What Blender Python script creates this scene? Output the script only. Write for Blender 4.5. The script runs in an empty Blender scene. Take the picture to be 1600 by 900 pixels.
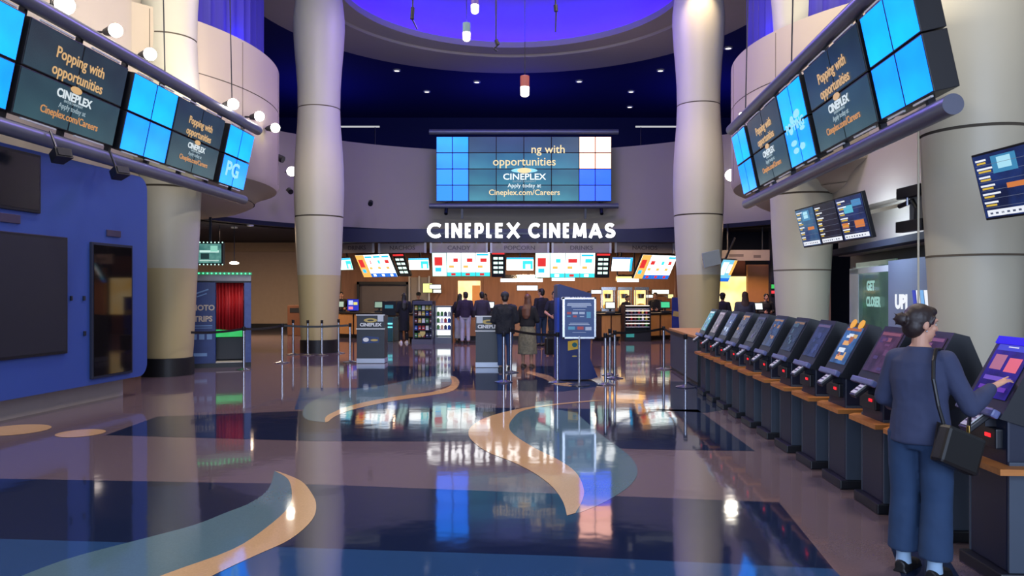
import bpy, bmesh, math, random
from mathutils import Vector, Matrix, Euler, noise
R = math.radians
SC = bpy.context.scene
COL = SC.collection
PI = math.pi

# ---------------------------------------------------------------- camera, world, light, exposure
CAMZ, FPX, HZ = 1.70, 1200.0, 457.0          # eye height, focal length in pixels (1600 wide), horizon row
cam_d = bpy.data.cameras.new('camera'); cam = bpy.data.objects.new('camera', cam_d); COL.objects.link(cam)
cam.location = (0, 0, CAMZ); cam.rotation_euler = (R(90), 0, 0)
cam_d.sensor_width = 36.0; cam_d.lens = 36.0 * FPX / 1600.0; cam_d.shift_y = (HZ - 450.0) / 1600.0
cam_d.clip_start = .05; cam_d.clip_end = 200
SC.camera = cam
SC.view_settings.view_transform = 'Standard'; SC.view_settings.look = 'None'
SC.view_settings.exposure = 0.0; SC.view_settings.gamma = 1.0; SC.view_settings.use_curve_mapping = False
try:
    SC.cycles.sample_clamp_indirect = 4.0; SC.cycles.max_bounces = 8
    SC.cycles.use_denoising = True
except Exception: pass

def lin(c):
    c = c / 255.0
    return c / 12.92 if c <= .04045 else ((c + .055) / 1.055) ** 2.4
def L3(rgb): return tuple(lin(v) for v in rgb)

W = bpy.data.worlds.new('daylight_world'); SC.world = W; W.use_nodes = True
W.node_tree.nodes['Background'].inputs[0].default_value = (*L3((170, 190, 215)), 1)
W.node_tree.nodes['Background'].inputs[1].default_value = .8

def lamp(name, kind, loc, power, rgb=(255, 255, 255), size=1.0, rot=(0, 0, 0), size_y=None, spot=60, blend=.5, shape=None, spread=None):
    d = bpy.data.lights.new(name, kind); o = bpy.data.objects.new(name, d); COL.objects.link(o)
    d.energy = power; d.color = L3(rgb); o.location = loc; o.rotation_euler = rot
    if kind == 'AREA':
        d.shape = 'RECTANGLE' if size_y else (shape or 'DISK'); d.size = size
        if size_y: d.size_y = size_y
        if spread: d.spread = R(spread)
    else: d.shadow_soft_size = size
    if kind == 'SPOT': d.spot_size = R(spot); d.spot_blend = blend
    return o
# daylight from the glazed entrance behind the viewer
lamp('entrance_daylight', 'AREA', (0, -7.5, 4.5), 2350, (204, 222, 255), 16, (R(90), 0, 0), 7)
# overhead area lights of the hall, unseen above the view
for x_, y_ in ((-4, 7), (4, 7), (-4, 14), (4, 14)):
    lamp('hall_overhead_light', 'AREA', (x_, y_, 10.6), 380, (255, 240, 222), 1.2)
lamp('hall_overhead_light', 'AREA', (0, 20, 10.6), 800, (170, 145, 255), 3.0)  # added violet light, strengthens the cove's spill on the back wall
lamp('ring_fill_uplight', 'AREA', (-6.1, 12.5, 5.7), 170, (255, 238, 218), 7, (R(180), R(8), R(90)), .2)  # two uplights without fixtures, added to brighten the beige ceiling ring
lamp('ring_fill_uplight', 'AREA', (4.75, 12.0, 5.45), 170, (255, 238, 218), 7, (R(180), R(-8), R(90)), .2)
# scalloped spots washing down the column shafts
lamp('column_spot', 'SPOT', (4.98, 20.15, 10.65), 600, (255, 222, 180), .05, Euler((R(22), 0, R(-12))), spot=52, blend=.9)
lamp('column_spot', 'SPOT', (4.2, 17.0, 10.6), 700, (255, 222, 180), .1, Euler((R(30), 0, R(-12))), spot=34, blend=.9)
lamp('column_spot', 'SPOT', (-4.4, 17.0, 10.6), 700, (255, 222, 180), .1, Euler((R(30), 0, R(12))), spot=34, blend=.9)
for x_ in (-9, 0, 9):
    lamp('upper_lobby_fill', 'AREA', (x_, 34.5, 7.5), 90, (70, 70, 255), 3.0, (R(180), 0, 0))  # unseen blue fill, added to lift the dark upper lobby ceiling

# ---------------------------------------------------------------- pixel rays to places
def at(px, py, D): return Vector(((px - 800) / FPX * D, D, CAMZ - (py - HZ) / FPX * D))
def fp(px, py):
    D = CAMZ * FPX / (py - HZ)
    return Vector(((px - 800) / FPX * D, D, 0))

# ---------------------------------------------------------------- materials
MC = {}
def nt(name):
    m = bpy.data.materials.new(name); m.use_nodes = True
    return m, m.node_tree.nodes, m.node_tree.links, m.node_tree.nodes['Principled BSDF']
def pm(name, rgb, rough=.6, metal=0.0, var=.08, scale=6.0, spec=.5, rgb2=None, bump=0.0, coat=0.0, stretch=None):
    """painted / plastic / wood / metal surface with a noise driven variation"""
    if name in MC: return MC[name]
    m, n, l, b = nt(name)
    tc = n.new('ShaderNodeTexCoord'); mp = n.new('ShaderNodeMapping'); nz = n.new('ShaderNodeTexNoise')
    if stretch: mp.inputs['Scale'].default_value = stretch
    nz.inputs['Scale'].default_value = scale; nz.inputs['Detail'].default_value = 4
    l.new(tc.outputs['Object'], mp.inputs['Vector']); l.new(mp.outputs['Vector'], nz.inputs['Vector'])
    mx = n.new('ShaderNodeMix'); mx.data_type = 'RGBA'
    c = L3(rgb); c2 = L3(rgb2) if rgb2 else tuple(v * (1 - var * 2) for v in c)
    mx.inputs['A'].default_value = (*c, 1); mx.inputs['B'].default_value = (*c2, 1)
    l.new(nz.outputs['Fac'], mx.inputs['Factor']); l.new(mx.outputs['Result'], b.inputs['Base Color'])
    b.inputs['Roughness'].default_value = rough; b.inputs['Metallic'].default_value = metal
    b.inputs['Specular IOR Level'].default_value = spec
    if coat: b.inputs['Coat Weight'].default_value = coat; b.inputs['Coat Roughness'].default_value = .05
    if bump:
        bp = n.new('ShaderNodeBump'); bp.inputs['Strength'].default_value = bump; bp.inputs['Distance'].default_value = .01
        l.new(nz.outputs['Fac'], bp.inputs['Height']); l.new(bp.outputs['Normal'], b.inputs['Normal'])
    MC[name] = m; return m
def em(rgb, s=1.0, rgb2=None, scale=2.0, gloss=True):
    """lit display surface / lamp"""
    key = ('em', tuple(rgb), s, tuple(rgb2) if rgb2 else None, scale)
    if key in MC: return MC[key]
    m, n, l, b = nt('lit_%d_%d_%d' % tuple(rgb))
    b.inputs['Base Color'].default_value = (.01, .01, .012, 1); b.inputs['Roughness'].default_value = .25
    b.inputs['Specular IOR Level'].default_value = .3
    b.inputs['Emission Strength'].default_value = s
    if rgb2:
        tc = n.new('ShaderNodeTexCoord'); nz = n.new('ShaderNodeTexNoise'); nz.inputs['Scale'].default_value = scale
        cr = n.new('ShaderNodeValToRGB'); cr.color_ramp.elements[0].position = .35; cr.color_ramp.elements[1].position = .65
        cr.color_ramp.elements[0].color = (*L3(rgb), 1); cr.color_ramp.elements[1].color = (*L3(rgb2), 1)
        l.new(tc.outputs['Object'], nz.inputs['Vector']); l.new(nz.outputs['Fac'], cr.inputs['Fac'])
        l.new(cr.outputs['Color'], b.inputs['Emission Color'])
    else:
        b.inputs['Emission Color'].default_value = (*L3(rgb), 1)
    MC[key] = m; return m
def glass(name, rgb, alpha=.03):
    if name in MC: return MC[name]
    m, n, l, b = nt(name)
    b.inputs['Base Color'].default_value = (*L3(rgb), 1); b.inputs['Roughness'].default_value = .06
    b.inputs['Transmission Weight'].default_value = 1 - alpha; b.inputs['IOR'].default_value = 1.08
    MC[name] = m; return m
def terrazzo(name, rgb, k=1.0):
    if name in MC: return MC[name]
    m, n, l, b = nt(name)
    tc = n.new('ShaderNodeTexCoord'); vo = n.new('ShaderNodeTexVoronoi'); vo.inputs['Scale'].default_value = 110
    n2 = n.new('ShaderNodeTexNoise'); n2.inputs['Scale'].default_value = .7; n2.inputs['Detail'].default_value = 3
    l.new(tc.outputs['Object'], vo.inputs['Vector']); l.new(tc.outputs['Object'], n2.inputs['Vector'])
    c = L3(rgb)
    m1 = n.new('ShaderNodeMix'); m1.data_type = 'RGBA'
    m1.inputs['A'].default_value = (*(v * .92 for v in c), 1); m1.inputs['B'].default_value = (*(min(1, v * 1.08) for v in c), 1)
    l.new(vo.outputs['Color'], m1.inputs['Factor'])
    l.new(m1.outputs['Result'], b.inputs['Base Color'])
    mr = n.new('ShaderNodeMapRange'); mr.inputs['To Min'].default_value = .03; mr.inputs['To Max'].default_value = .09
    l.new(n2.outputs['Fac'], mr.inputs['Value']); l.new(mr.outputs['Result'], b.inputs['Roughness'])
    n3 = n.new('ShaderNodeTexNoise'); n3.inputs['Scale'].default_value = 3.0
    l.new(tc.outputs['Object'], n3.inputs['Vector'])
    bp = n.new('ShaderNodeBump'); bp.inputs['Strength'].default_value = .05; bp.inputs['Distance'].default_value = .02
    l.new(n3.outputs['Fac'], bp.inputs['Height']); l.new(bp.outputs['Normal'], b.inputs['Normal'])
    b.inputs['IOR'].default_value = 1.75; b.inputs['Specular IOR Level'].default_value = .5
    MC[name] = m; return m

BEIGE = pm('beige_plaster', (168, 160, 148), .75, var=.03, scale=1.2)
COLM = pm('column_paint', (182, 180, 163), .45, var=.03, scale=1.5)
COLTAN = pm('column_tan_paint', (178, 164, 122), .5, var=.04, scale=1.5)
JOINT = pm('joint_shadow_gap', (90, 82, 70), .9)
BLACKB = pm('black_base', (16, 17, 22), .5)
NAVY = pm('navy_paint', (26, 30, 88), .8, var=.05)
NAVYDARK = pm('dark_navy_paint', (11, 22, 46), .8, var=.05)
BLUE = pm('royal_blue_panel', (42, 70, 146), .5, var=.05, scale=1.0)
BLKPLAST = pm('black_plastic', (13, 17, 26), .42)
NAVYPLAST = pm('kiosk_navy_laminate', (15, 25, 50), .42)
GREYLAM = pm('kiosk_grey_laminate', (60, 71, 86), .5)
RAIL = pm('rail_grey_blue_enamel', (100, 105, 124), .35, metal=.3)
STEEL = pm('brushed_steel', (196, 198, 204), .25, metal=1.0)
DARKSTEEL = pm('dark_steel', (60, 62, 70), .35, metal=.8)
WOOD = pm('oak_edge', (198, 128, 60), .45, scale=5, rgb2=(150, 90, 38), stretch=(1, 8, 8))
TANWOOD = pm('tan_wood_panel', (196, 142, 82), .5, scale=3, rgb2=(168, 116, 62), stretch=(8, 8, 1))
BROWNWALL = pm('brown_wood_wall', (132, 92, 68), .55, scale=2, rgb2=(100, 68, 50), stretch=(6, 6, .6))
TANWALL = pm('tan_wall', (182, 160, 138), .7, var=.06)
WHITEP = pm('white_plastic', (225, 228, 232), .5)
GREYSIGN = pm('grey_sign_panel', (128, 120, 122), .5, var=.1)

# ---------------------------------------------------------------- mesh helpers
class MB:
    def __init__(s): s.bm = bmesh.new(); s.mats = []; s.cur = 0
    def m(s, mat):
        if mat not in s.mats: s.mats.append(mat)
        s.cur = s.mats.index(mat); return s
    def _fin(s, verts):
        fs = {f for v in verts for f in v.link_faces}
        for f in fs: f.material_index = s.cur
        return verts
    def box(s, c, size, rot=None, bev=0.0):
        r = bmesh.ops.create_cube(s.bm, size=1.0); vs = r['verts']
        M = Matrix.Translation(Vector(c)) @ (rot.to_matrix().to_4x4() if rot else Matrix()) @ Matrix.Diagonal((*size, 1))
        bmesh.ops.transform(s.bm, matrix=M, verts=vs)
        s._fin(vs)
        if bev > 0:
            es = list({e for v in vs for e in v.link_edges})
            r = bmesh.ops.bevel(s.bm, geom=es, offset=bev, segments=2, affect='EDGES', profile=.6)
            for f in r['faces']: f.material_index = s.cur
        return s
    def cyl(s, p0, p1, r0, r1=None, n=20, cap=True):
        r1 = r0 if r1 is None else r1
        p0 = Vector(p0); p1 = Vector(p1); d = p1 - p0; L = d.length
        if L < 1e-6: return s
        r = bmesh.ops.create_cone(s.bm, cap_ends=cap, segments=n, radius1=max(r0, 1e-5), radius2=max(r1, 1e-5), depth=L)
        q = d.to_track_quat('Z', 'Y').to_matrix().to_4x4()
        bmesh.ops.transform(s.bm, matrix=Matrix.Translation((p0 + p1) / 2) @ q, verts=r['verts'])
        s._fin(r['verts']); return s
    def ball(s, c, rad, n=16, rot=None):
        rr = rad if hasattr(rad, '__len__') else (rad,) * 3
        M = Matrix.Translation(Vector(c)) @ (rot.to_matrix().to_4x4() if rot else Matrix()) @ Matrix.Diagonal((*rr, 1))
        m_ = max(6, n // 2 + 2); nv = s.bm.verts.new; nf = s.bm.faces.new
        top = nv(M @ Vector((0, 0, 1))); bot = nv(M @ Vector((0, 0, -1))); rows = []
        for j in range(1, m_):
            a = PI * j / m_; z = math.cos(a); q = math.sin(a)
            rows.append([nv(M @ Vector((q * math.cos(2 * PI * i / n), q * math.sin(2 * PI * i / n), z))) for i in range(n)])
        for i in range(n):
            k = (i + 1) % n; fs = [nf((top, rows[0][i], rows[0][k])), nf((rows[-1][i], bot, rows[-1][k]))]
            for A, B in zip(rows, rows[1:]): fs.append(nf((A[i], B[i], B[k], A[k])))
            for f in fs: f.material_index = s.cur
        return s
    def cap(s, p0, p1, r0, r1=None, n=14):
        r1 = r0 if r1 is None else r1
        s.cyl(p0, p1, r0, r1, n); s.ball(p0, r0, n); s.ball(p1, r1, n); return s
    def face(s, pts):
        vs = [s.bm.verts.new(p) for p in pts]
        f = s.bm.faces.new(vs); f.material_index = s.cur; return s
    def prism(s, pts, d):
        """closed outline (3-D points, planar) pushed along vector d"""
        d = Vector(d); a = [s.bm.verts.new(Vector(p)) for p in pts]; b = [s.bm.verts.new(Vector(p) + d) for p in pts]
        n = len(pts); fs = [s.bm.faces.new(a[::-1]), s.bm.faces.new(b)]
        for i in range(n): fs.append(s.bm.faces.new((a[i], a[(i + 1) % n], b[(i + 1) % n], b[i])))
        for f in fs: f.material_index = s.cur
        bmesh.ops.recalc_face_normals(s.bm, faces=fs); return s
    def lathe(s, prof, a0=0, a1=2 * PI, n=48, c=(0, 0, 0), closed=False):
        c = Vector(c); full = abs(a1 - a0 - 2 * PI) < 1e-6; k = n if full else n + 1
        rows = []
        for i in range(k):
            a = a0 + (a1 - a0) * i / n
            rows.append([s.bm.verts.new(c + Vector((r * math.cos(a), r * math.sin(a), z))) for r, z in prof])
        m_ = len(prof)
        for i in range(n):
            A = rows[i]; B = rows[(i + 1) % k]
            for j in range(m_ if closed else m_ - 1):
                try: f = s.bm.faces.new((A[j], B[j], B[(j + 1) % m_], A[(j + 1) % m_])); f.material_index = s.cur
                except ValueError: pass
        return s
    def loft(s, rings, n=20, cap=True):
        """rings: (center, ax, ay) vectors; an ellipse each"""
        rows = []
        for c, ax, ay in rings:
            c = Vector(c); ax = Vector(ax); ay = Vector(ay)
            rows.append([s.bm.verts.new(c + ax * math.cos(2 * PI * i / n) + ay * math.sin(2 * PI * i / n)) for i in range(n)])
        fs = []
        for A, B in zip(rows, rows[1:]):
            for i in range(n): fs.append(s.bm.faces.new((A[i], A[(i + 1) % n], B[(i + 1) % n], B[i])))
        if cap: fs.append(s.bm.faces.new(rows[0][::-1])); fs.append(s.bm.faces.new(rows[-1]))
        for f in fs: f.material_index = s.cur
        bmesh.ops.recalc_face_normals(s.bm, faces=fs); return s
    def tube(s, pts, r, n=8):
        for p, q in zip(pts, pts[1:]): s.cyl(p, q, r, r, n)
        for p in pts[1:-1]: s.ball(p, r, n)
        return s
    def build(s, name, mat=None, parent=None, smooth=False, loc=None, rot=None):
        me = bpy.data.meshes.new(name)
        s.bm.to_mesh(me); s.bm.free()
        for m_ in (s.mats or [mat]): me.materials.append(m_)
        return link(name, me, parent, smooth, loc, rot)
def link(name, me, parent=None, smooth=False, loc=None, rot=None):
    if smooth:
        for p in me.polygons: p.use_smooth = True
        try: me.set_sharp_from_angle(angle=R(40))
        except Exception: pass
    o = bpy.data.objects.new(name, me); COL.objects.link(o)
    if parent: o.parent = parent
    if loc is not None: o.location = loc
    if rot is not None: o.rotation_euler = rot
    return o
def tag(o, label=None, cat=None, group=None, kind=None):
    if label: o['label'] = label
    if cat: o['category'] = cat
    if group: o['group'] = group
    if kind: o['kind'] = kind
    return o
def thing(name, label, cat, loc=(0, 0, 0), rot=(0, 0, 0), group=None):
    o = bpy.data.objects.new(name, None); COL.objects.link(o); o.empty_display_size = .2
    o.location = loc; o.rotation_euler = rot if hasattr(rot, '__len__') else (0, 0, rot)
    return tag(o, label, cat, group)
def struct(o): o['kind'] = 'structure'; return o
def copy_tree(o, parent=None):
    c = o.copy(); COL.objects.link(c)
    if parent: c.parent = parent
    for ch in list(o.children): copy_tree(ch, c)
    return c
TS = bpy.data.scenes.new('workbench')                       # an empty scene in which shapes are evaluated
def evaluated(t):
    TS.collection.objects.link(t)
    with bpy.context.temp_override(scene=TS, view_layer=TS.view_layers[0]):
        dg = bpy.context.evaluated_depsgraph_get(); dg.update()
        return bpy.data.meshes.new_from_object(t.evaluated_get(dg))
def remesh(mb, voxel, smooth=4, sub=0, disp=0.0, dscale=6.0, seed=0):
    """one continuous skin over all the closed shapes in mb"""
    me = bpy.data.meshes.new('tmp'); mb.bm.to_mesh(me); mb.bm.free()
    t = bpy.data.objects.new('tmp', me)
    r = t.modifiers.new('r', 'REMESH'); r.mode = 'VOXEL'; r.voxel_size = voxel
    if smooth: sm = t.modifiers.new('s', 'SMOOTH'); sm.iterations = smooth; sm.factor = .5
    out = evaluated(t)
    bpy.data.objects.remove(t); bpy.data.meshes.remove(me)
    if disp:
        o3 = Vector((seed * 3.1, seed * 1.7, 0))
        nv = len(out.vertices); co = [0.0] * (nv * 3); no = [0.0] * (nv * 3)
        out.vertices.foreach_get('co', co); out.vertices.foreach_get('normal', no)
        for i in range(0, nv * 3, 3):
            p = Vector(co[i:i + 3])
            d = noise.noise(Vector((p.x, p.y, p.z * .45)) * dscale + o3) * disp + noise.noise(p * dscale * 2.3 + o3) * disp * .4
            for j in range(3): co[i + j] += no[i + j] * d
        out.vertices.foreach_set('co', co); out.update()
    return out
TXT = {}
def text(name, body, size, mat, parent=None, loc=(0, 0, 0), rot=(R(90), 0, 0), ext=.002, bold=0.0, xs=1.0, align='CENTER', spc=1.0):
    """lettering as a mesh; local x along the line, faces local -y"""
    key = (body, size, ext, bold, align, mat.name)
    if key not in TXT:
        cu = bpy.data.curves.new('txt', 'FONT'); cu.body = body; cu.size = size; cu.extrude = ext; cu.offset = bold
        cu.align_x = align; cu.align_y = 'CENTER'; cu.resolution_u = 3
        t = bpy.data.objects.new('txt', cu); cu.space_character = spc
        me = evaluated(t); bpy.data.objects.remove(t)
        me.materials.clear(); me.materials.append(mat); TXT[key] = me
    o = bpy.data.objects.new(name, TXT[key]); COL.objects.link(o)
    if parent: o.parent = parent
    o.location = loc; o.rotation_euler = rot; o.scale = (xs, 1, 1)
    return o
def screen(name, w, h, base, rects=(), parent=None, loc=(0, 0, 0), rot=None, th=.006):
    """flat display face in local xz, facing -y; rects are (x0,z0,x1,z1,mat) in 0..1 of the face"""
    mb = MB(); mb.m(base).box((0, th / 2, 0), (w, th, h))
    for i, (x0, z0, x1, z1, m_) in enumerate(rects):
        y = -.0012 - .0004 * (i % 6)
        mb.m(m_).face([((x - .5) * w, y, (z - .5) * h) for x, z in ((x0, z0), (x1, z0), (x1, z1), (x0, z1))])
    return mb.build(name, None, parent, loc=loc, rot=rot)
def ell_pts(cx, cz, rx, rz, y, n=28): return [(cx + rx * math.cos(2 * PI * i / n), y, cz + rz * math.sin(2 * PI * i / n)) for i in range(n)]
def ring_emblem(name, rx, rz, k, mat, parent, loc, depth=.004):
    """oval ring emblem with an open dark centre"""
    mb = MB().m(mat); n = 32; vs = []
    for f in (1.0, k):
        for y in (0, -depth): vs.append([mb.bm.verts.new(p) for p in ell_pts(0, 0 if f == 1 else -rz * .05, rx * f, rz * (f if f == 1 else f * .8), y, n)])
    o0, o1, i0, i1 = vs
    for i in range(n):
        j = (i + 1) % n
        mb.bm.faces.new((o1[i], o1[j], i1[j], i1[i])); mb.bm.faces.new((o0[i], o0[j], o1[j], o1[i])); mb.bm.faces.new((i0[i], i1[i], i1[j], i0[j]))
    return mb.build(name, mat, parent, loc=loc)
# ================================================================ THE SETTING
# ---- polished terrazzo floor with inlaid swirls
F_MAUVE = terrazzo('terrazzo_mauve', (102, 88, 94)); F_NAVY = terrazzo('terrazzo_navy', (26, 36, 62))
F_BLUE = terrazzo('terrazzo_blue', (42, 72, 112)); F_TEAL = terrazzo('terrazzo_grey_teal', (84, 112, 122)); F_TAN = terrazzo('terrazzo_tan', (198, 160, 116))
fl = MB(); fl.m(F_MAUVE).box((0, 16, -.05), (44, 50, .1))
def inlay(mat, pts, z):
    fl.m(mat); fl.face([Vector((p.x, p.y, z)) for p in (fp(*q) if isinstance(q, tuple) else q for q in pts)])
def smooth_loop(pts, k=4):
    """Catmull-Rom through floor points between corners"""
    P = [fp(*p) for p in pts]; out = []
    for i in range(len(P) - 1):
        p0 = P[max(i - 1, 0)]; p1 = P[i]; p2 = P[i + 1]; p3 = P[min(i + 2, len(P) - 1)]
        for t in range(k):
            u = t / k
            out.append(.5 * ((2 * p1) + (p2 - p0) * u + (2 * p0 - 5 * p1 + 4 * p2 - p3) * u * u + (3 * p1 - p0 - 3 * p2 + p3) * u ** 3))
    out.append(P[-1]); return out
inlay(F_NAVY, [(0, 748), (500, 757), (880, 772), (1217, 785), (1302, 889), (880, 869), (500, 857), (0, 842), (-420, 832), (-420, 738)], .001)
inlay(F_BLUE, [(-420, 832), (0, 842), (500, 857), (880, 869), (1302, 889), (1420, 1010), (600, 1000), (-500, 960)], .001)
inlay(F_NAVY, [(165, 680), (246, 651), (520, 640), (735, 637), (735, 690), (480, 689)], .001)
inlay(F_NAVY, [(735, 637), (1040, 640), (1090, 640), (1180, 705), (1000, 702), (735, 692)], .001)
inlay(F_NAVY, [(1090, 596), (1130, 640), (1105, 645), (1010, 640), (985, 622), (985, 596)], .001)
inlay(F_NAVY, [(560, 572), (560, 606), (880, 612), (960, 600), (960, 572)], .0005)
inlay(F_BLUE, [(470, 606), (460, 640), (520, 640), (735, 637), (735, 612), (560, 606)], .0007)
inlay(F_NAVY, [(1390, 850), (1480, 870), (1560, 1000), (1430, 960)], .001)
# large crescent, near
tealL = smooth_loop([(429, 736), (419.5, 764), (393, 785), (351, 802), (302, 821), (212, 845), (98, 876), (-20, 925), (-120, 990)])
tanI = smooth_loop([(429, 736), (450, 749), (456, 772), (450, 794), (416, 825), (363, 859), (257, 898), (130, 950), (40, 1010)])
tanO = smooth_loop([(429, 735), (469, 751), (487.5, 772), (494, 790), (487.5, 813), (453.5, 843), (400, 868), (336, 898), (230, 955), (150, 1020)])
inlay(F_TEAL, tealL + tanI[::-1][:-1], .002)
inlay(F_TAN, tanI + tanO[::-1][:-1], .003)
# mid swirl
inlay(F_TEAL, smooth_loop([(508, 660), (478, 655), (474, 640), (492, 625), (540, 611), (600, 602), (660, 590), (707, 586)]) +
      smooth_loop([(717, 596), (690, 606), (620, 622), (556, 636), (525, 647), (510, 660)])[:-1], .002)
inlay(F_TAN, smooth_loop([(508, 660), (512, 649), (548, 634), (593, 624), (639, 617), (673, 613), (700, 605), (706, 597), (702, 587)]) +
      smooth_loop([(712, 589), (718, 598), (707, 611), (669, 618.5), (612, 627), (556, 639), (525, 650), (511, 661)])[:-1], .003)
# great S swirl in the middle
lobe_in = smooth_loop([(945, 625.5), (877, 632), (820, 641), (801, 654.5), (795.5, 668), (805, 681), (835, 700), (873, 719), (899, 737.6), (911, 760), (911, 779), (899, 802)])
tan_out = smooth_loop([(945, 624), (858, 632), (801, 641), (760, 652.5), (737, 666), (732, 679), (741, 692), (763, 707), (801, 722), (835, 739.5), (862, 760), (879, 783), (886, 806)])
inlay(F_TEAL, lobe_in[6:] + smooth_loop([(907, 801), (948, 783), (986, 757), (996, 734), (982, 711), (948, 686), (926, 668), (900, 645)]), .002)
inlay(F_TAN, lobe_in + tan_out[::-1][:-1], .003)
inlay(F_TAN, smooth_loop([(826, 580), (858, 587), (873, 595), (905, 600)]) + smooth_loop([(890, 604), (868, 601), (850, 592), (822, 583)]), .003)
for c_, r_ in (((22, 672), .40), ((126, 677), .27)):
    q = fp(*c_); inlay(F_TAN, [q + Vector((r_ * math.cos(a * PI / 16), r_ * math.sin(a * PI / 16), 0)) for a in range(32)], .003)
floor = struct(fl.build('floor'))

# ---- ceiling: dark slab with the round cove, beige ring round it
CY0 = 23.3; ZC = 11.0
cb = MB().m(NAVY)
n = 64; ang = [2 * PI * i / n for i in range(n)]
inner = [Vector((6.4 * math.cos(a), CY0 + 6.4 * math.sin(a), ZC)) for a in ang]
def sq(a):
    c, s_ = math.cos(a), math.sin(a); kx = 18 / max(abs(c), 1e-6); ky = (20 / max(s_, 1e-6)) if s_ > 0 else (31 / max(-s_, 1e-6))
    k = min(kx, ky); return Vector((c * k, CY0 + s_ * k, ZC))
outer = [sq(a) for a in ang]
for z, flip in ((0, False), (.25, True)):
    vi = [cb.bm.verts.new(p + Vector((0, 0, z))) for p in inner]; vo = [cb.bm.verts.new(p + Vector((0, 0, z))) for p in outer]
    for i in range(n):
        j = (i + 1) % n; cb.bm.faces.new((vi[i], vi[j], vo[j], vo[i]))
struct(cb.build('ceiling'))
rg = MB().m(pm('ring_beige', (186, 176, 166), .7, var=.03))
rg.lathe([(8.3, ZC + .02), (8.3, 10.72), (6.15, 10.72), (6.1, 10.80), (5.25, 10.80), (5.25, 11.02), (6.35, 11.02)], n=96, c=(0, CY0, 0))
struct(rg.build('trim_1', smooth=True))
dm = MB().m(pm('cove_white_plaster', (160, 150, 185), .8, var=.02))
dm.lathe([(6.35, 11.0), (6.3, 11.5), (5.9, 11.9), (4.8, 12.25), (3.0, 12.5), (.01, 12.6)], n=96, c=(0, CY0, 0))
struct(dm.build('ceiling_cove', smooth=True))
led = MB().m(em((52, 0, 255), 34.0)); led.lathe([(5.95, 11.08), (6.05, 11.08), (6.05, 11.16), (5.95, 11.16)], n=96, c=(0, CY0, 0), closed=True)
tag(led.build('cove_light_strip'), 'violet blue light strip glowing inside the round ceiling cove', 'light strip')

# ---- outer walls
def slab(name, c, size, mat, rotz=0): return struct(MB().m(mat).box((0, 0, 0), size).build(name, loc=c, rot=(0, 0, rotz)))
slab('wall_left', (-7.6, 4.1, 7.4), (.3, 24.2, 7.2), BEIGE)
slab('wall_left_lower', (-8.3, 4, 1.9), (.3, 24, 3.8), NAVYDARK)
slab('wall_right', (7.05, 4.5, 7.2), (.3, 25, 7.6), BEIGE)
slab('wall_far_left', (-17.5, 23, 5.5), (.3, 36, 11), TANWALL)
slab('wall_far_right', (17.5, 23, 5.5), (.3, 36, 11), TANWALL)
slab('wall_back', (0, 41, 7.5), (36, .3, 7), NAVY)
slab('wall_back_lower', (-11, 35.5, 2.0), (13, .3, 4.0), TANWALL)
slab('baseboard_back', (-11, 35.3, .12), (13, .06, .3), BLACKB)
slab('trim_2', (-11, 35.25, 3.78), (13, .1, .42), pm('trim_pale_tan', (176, 152, 118), .6))
# ---- curved balcony: concave back, convex wings, blue glowing screens above the wings
def arc_wall(name, c, Rr, a0, a1, z0, z1, th, mat, n=64, lip=False):
    prof = [(Rr, z0), (Rr, z1), (Rr + th, z1), (Rr + th, z0)]
    return struct(MB().m(mat).lathe(prof, R(a0), R(a1), n, c=(c[0], c[1], 0), closed=True).build(name, smooth=True))
arc_wall('balcony_wall_back', (0, 20.4), 10.6, 22, 158, 4.0, 7.4, .3, BEIGE)
WINGB = pm('wing_beige', (176, 164, 146), .7, var=.03, scale=1.2)
for nm, cx, a0, a1 in (('balcony_wall_left', -11.0, -58, 75), ('balcony_wall_right', 10.55, 105, 236)):
    cy = 18.7 if cx < 0 else 18.4
    w = MB().m(WINGB)
    w.lathe([(4.8, 7.4), (5.1, 7.4), (5.1, 6.32)], R(a0), R(a1), 60, c=(cx, cy, 0))
    w.lathe([(5.1, 6.30), (5.1, 4.45), (5.04, 4.32), (4.75, 4.22), (4.55, 4.10), (4.45, 3.95), (4.2, 3.84), (3.6, 3.80), (.01, 3.80)], R(a0), R(a1), 60, c=(cx, cy, 0))
    w.m(JOINT).lathe([(5.085, 6.33), (5.085, 6.29)], R(a0), R(a1), 60, c=(cx, cy, 0))
    for k in range(5):
        a = R(a0 + (a1 - a0) * (k + .6) / 5)
        w.m(JOINT).box((cx + 5.1 * math.cos(a), cy + 5.1 * math.sin(a), 5.9), (.01, .012, 2.9), Euler((0, 0, a)))
    struct(w.build(nm, smooth=True))
    g = MB().m(pm('indigo_drape', (58, 52, 170), .6, scale=3, rgb2=(34, 30, 120), stretch=(3, 3, .05)))
    prof_n = 90; pts = []
    for i in range(prof_n + 1):
        a = R(a0 + (a1 - a0) * i / prof_n); rr = 4.7 + .035 * math.sin(i * 1.9)
        pts.append((cx + rr * math.cos(a), cy + rr * math.sin(a)))
    lo = [g.bm.verts.new((x, y, 7.3)) for x, y in pts]; hi = [g.bm.verts.new((x, y, 11)) for x, y in pts]
    for i in range(prof_n): g.bm.faces.new((lo[i], lo[i + 1], hi[i + 1], hi[i]))
    tag(g.build('curtain', smooth=True), 'indigo lit curtain above the curved balcony wing beside the %s' % ('ticket kiosks' if cx > 0 else 'blue panelled wall'), 'curtain')
    sgn = 1 if cx < 0 else -1
    lamp('wing_uplight', 'AREA', (cx + sgn * 4.9 * .97, cy - .9, 7.45), 14, (60, 50, 255), .5, (R(180), 0, 0))
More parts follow.
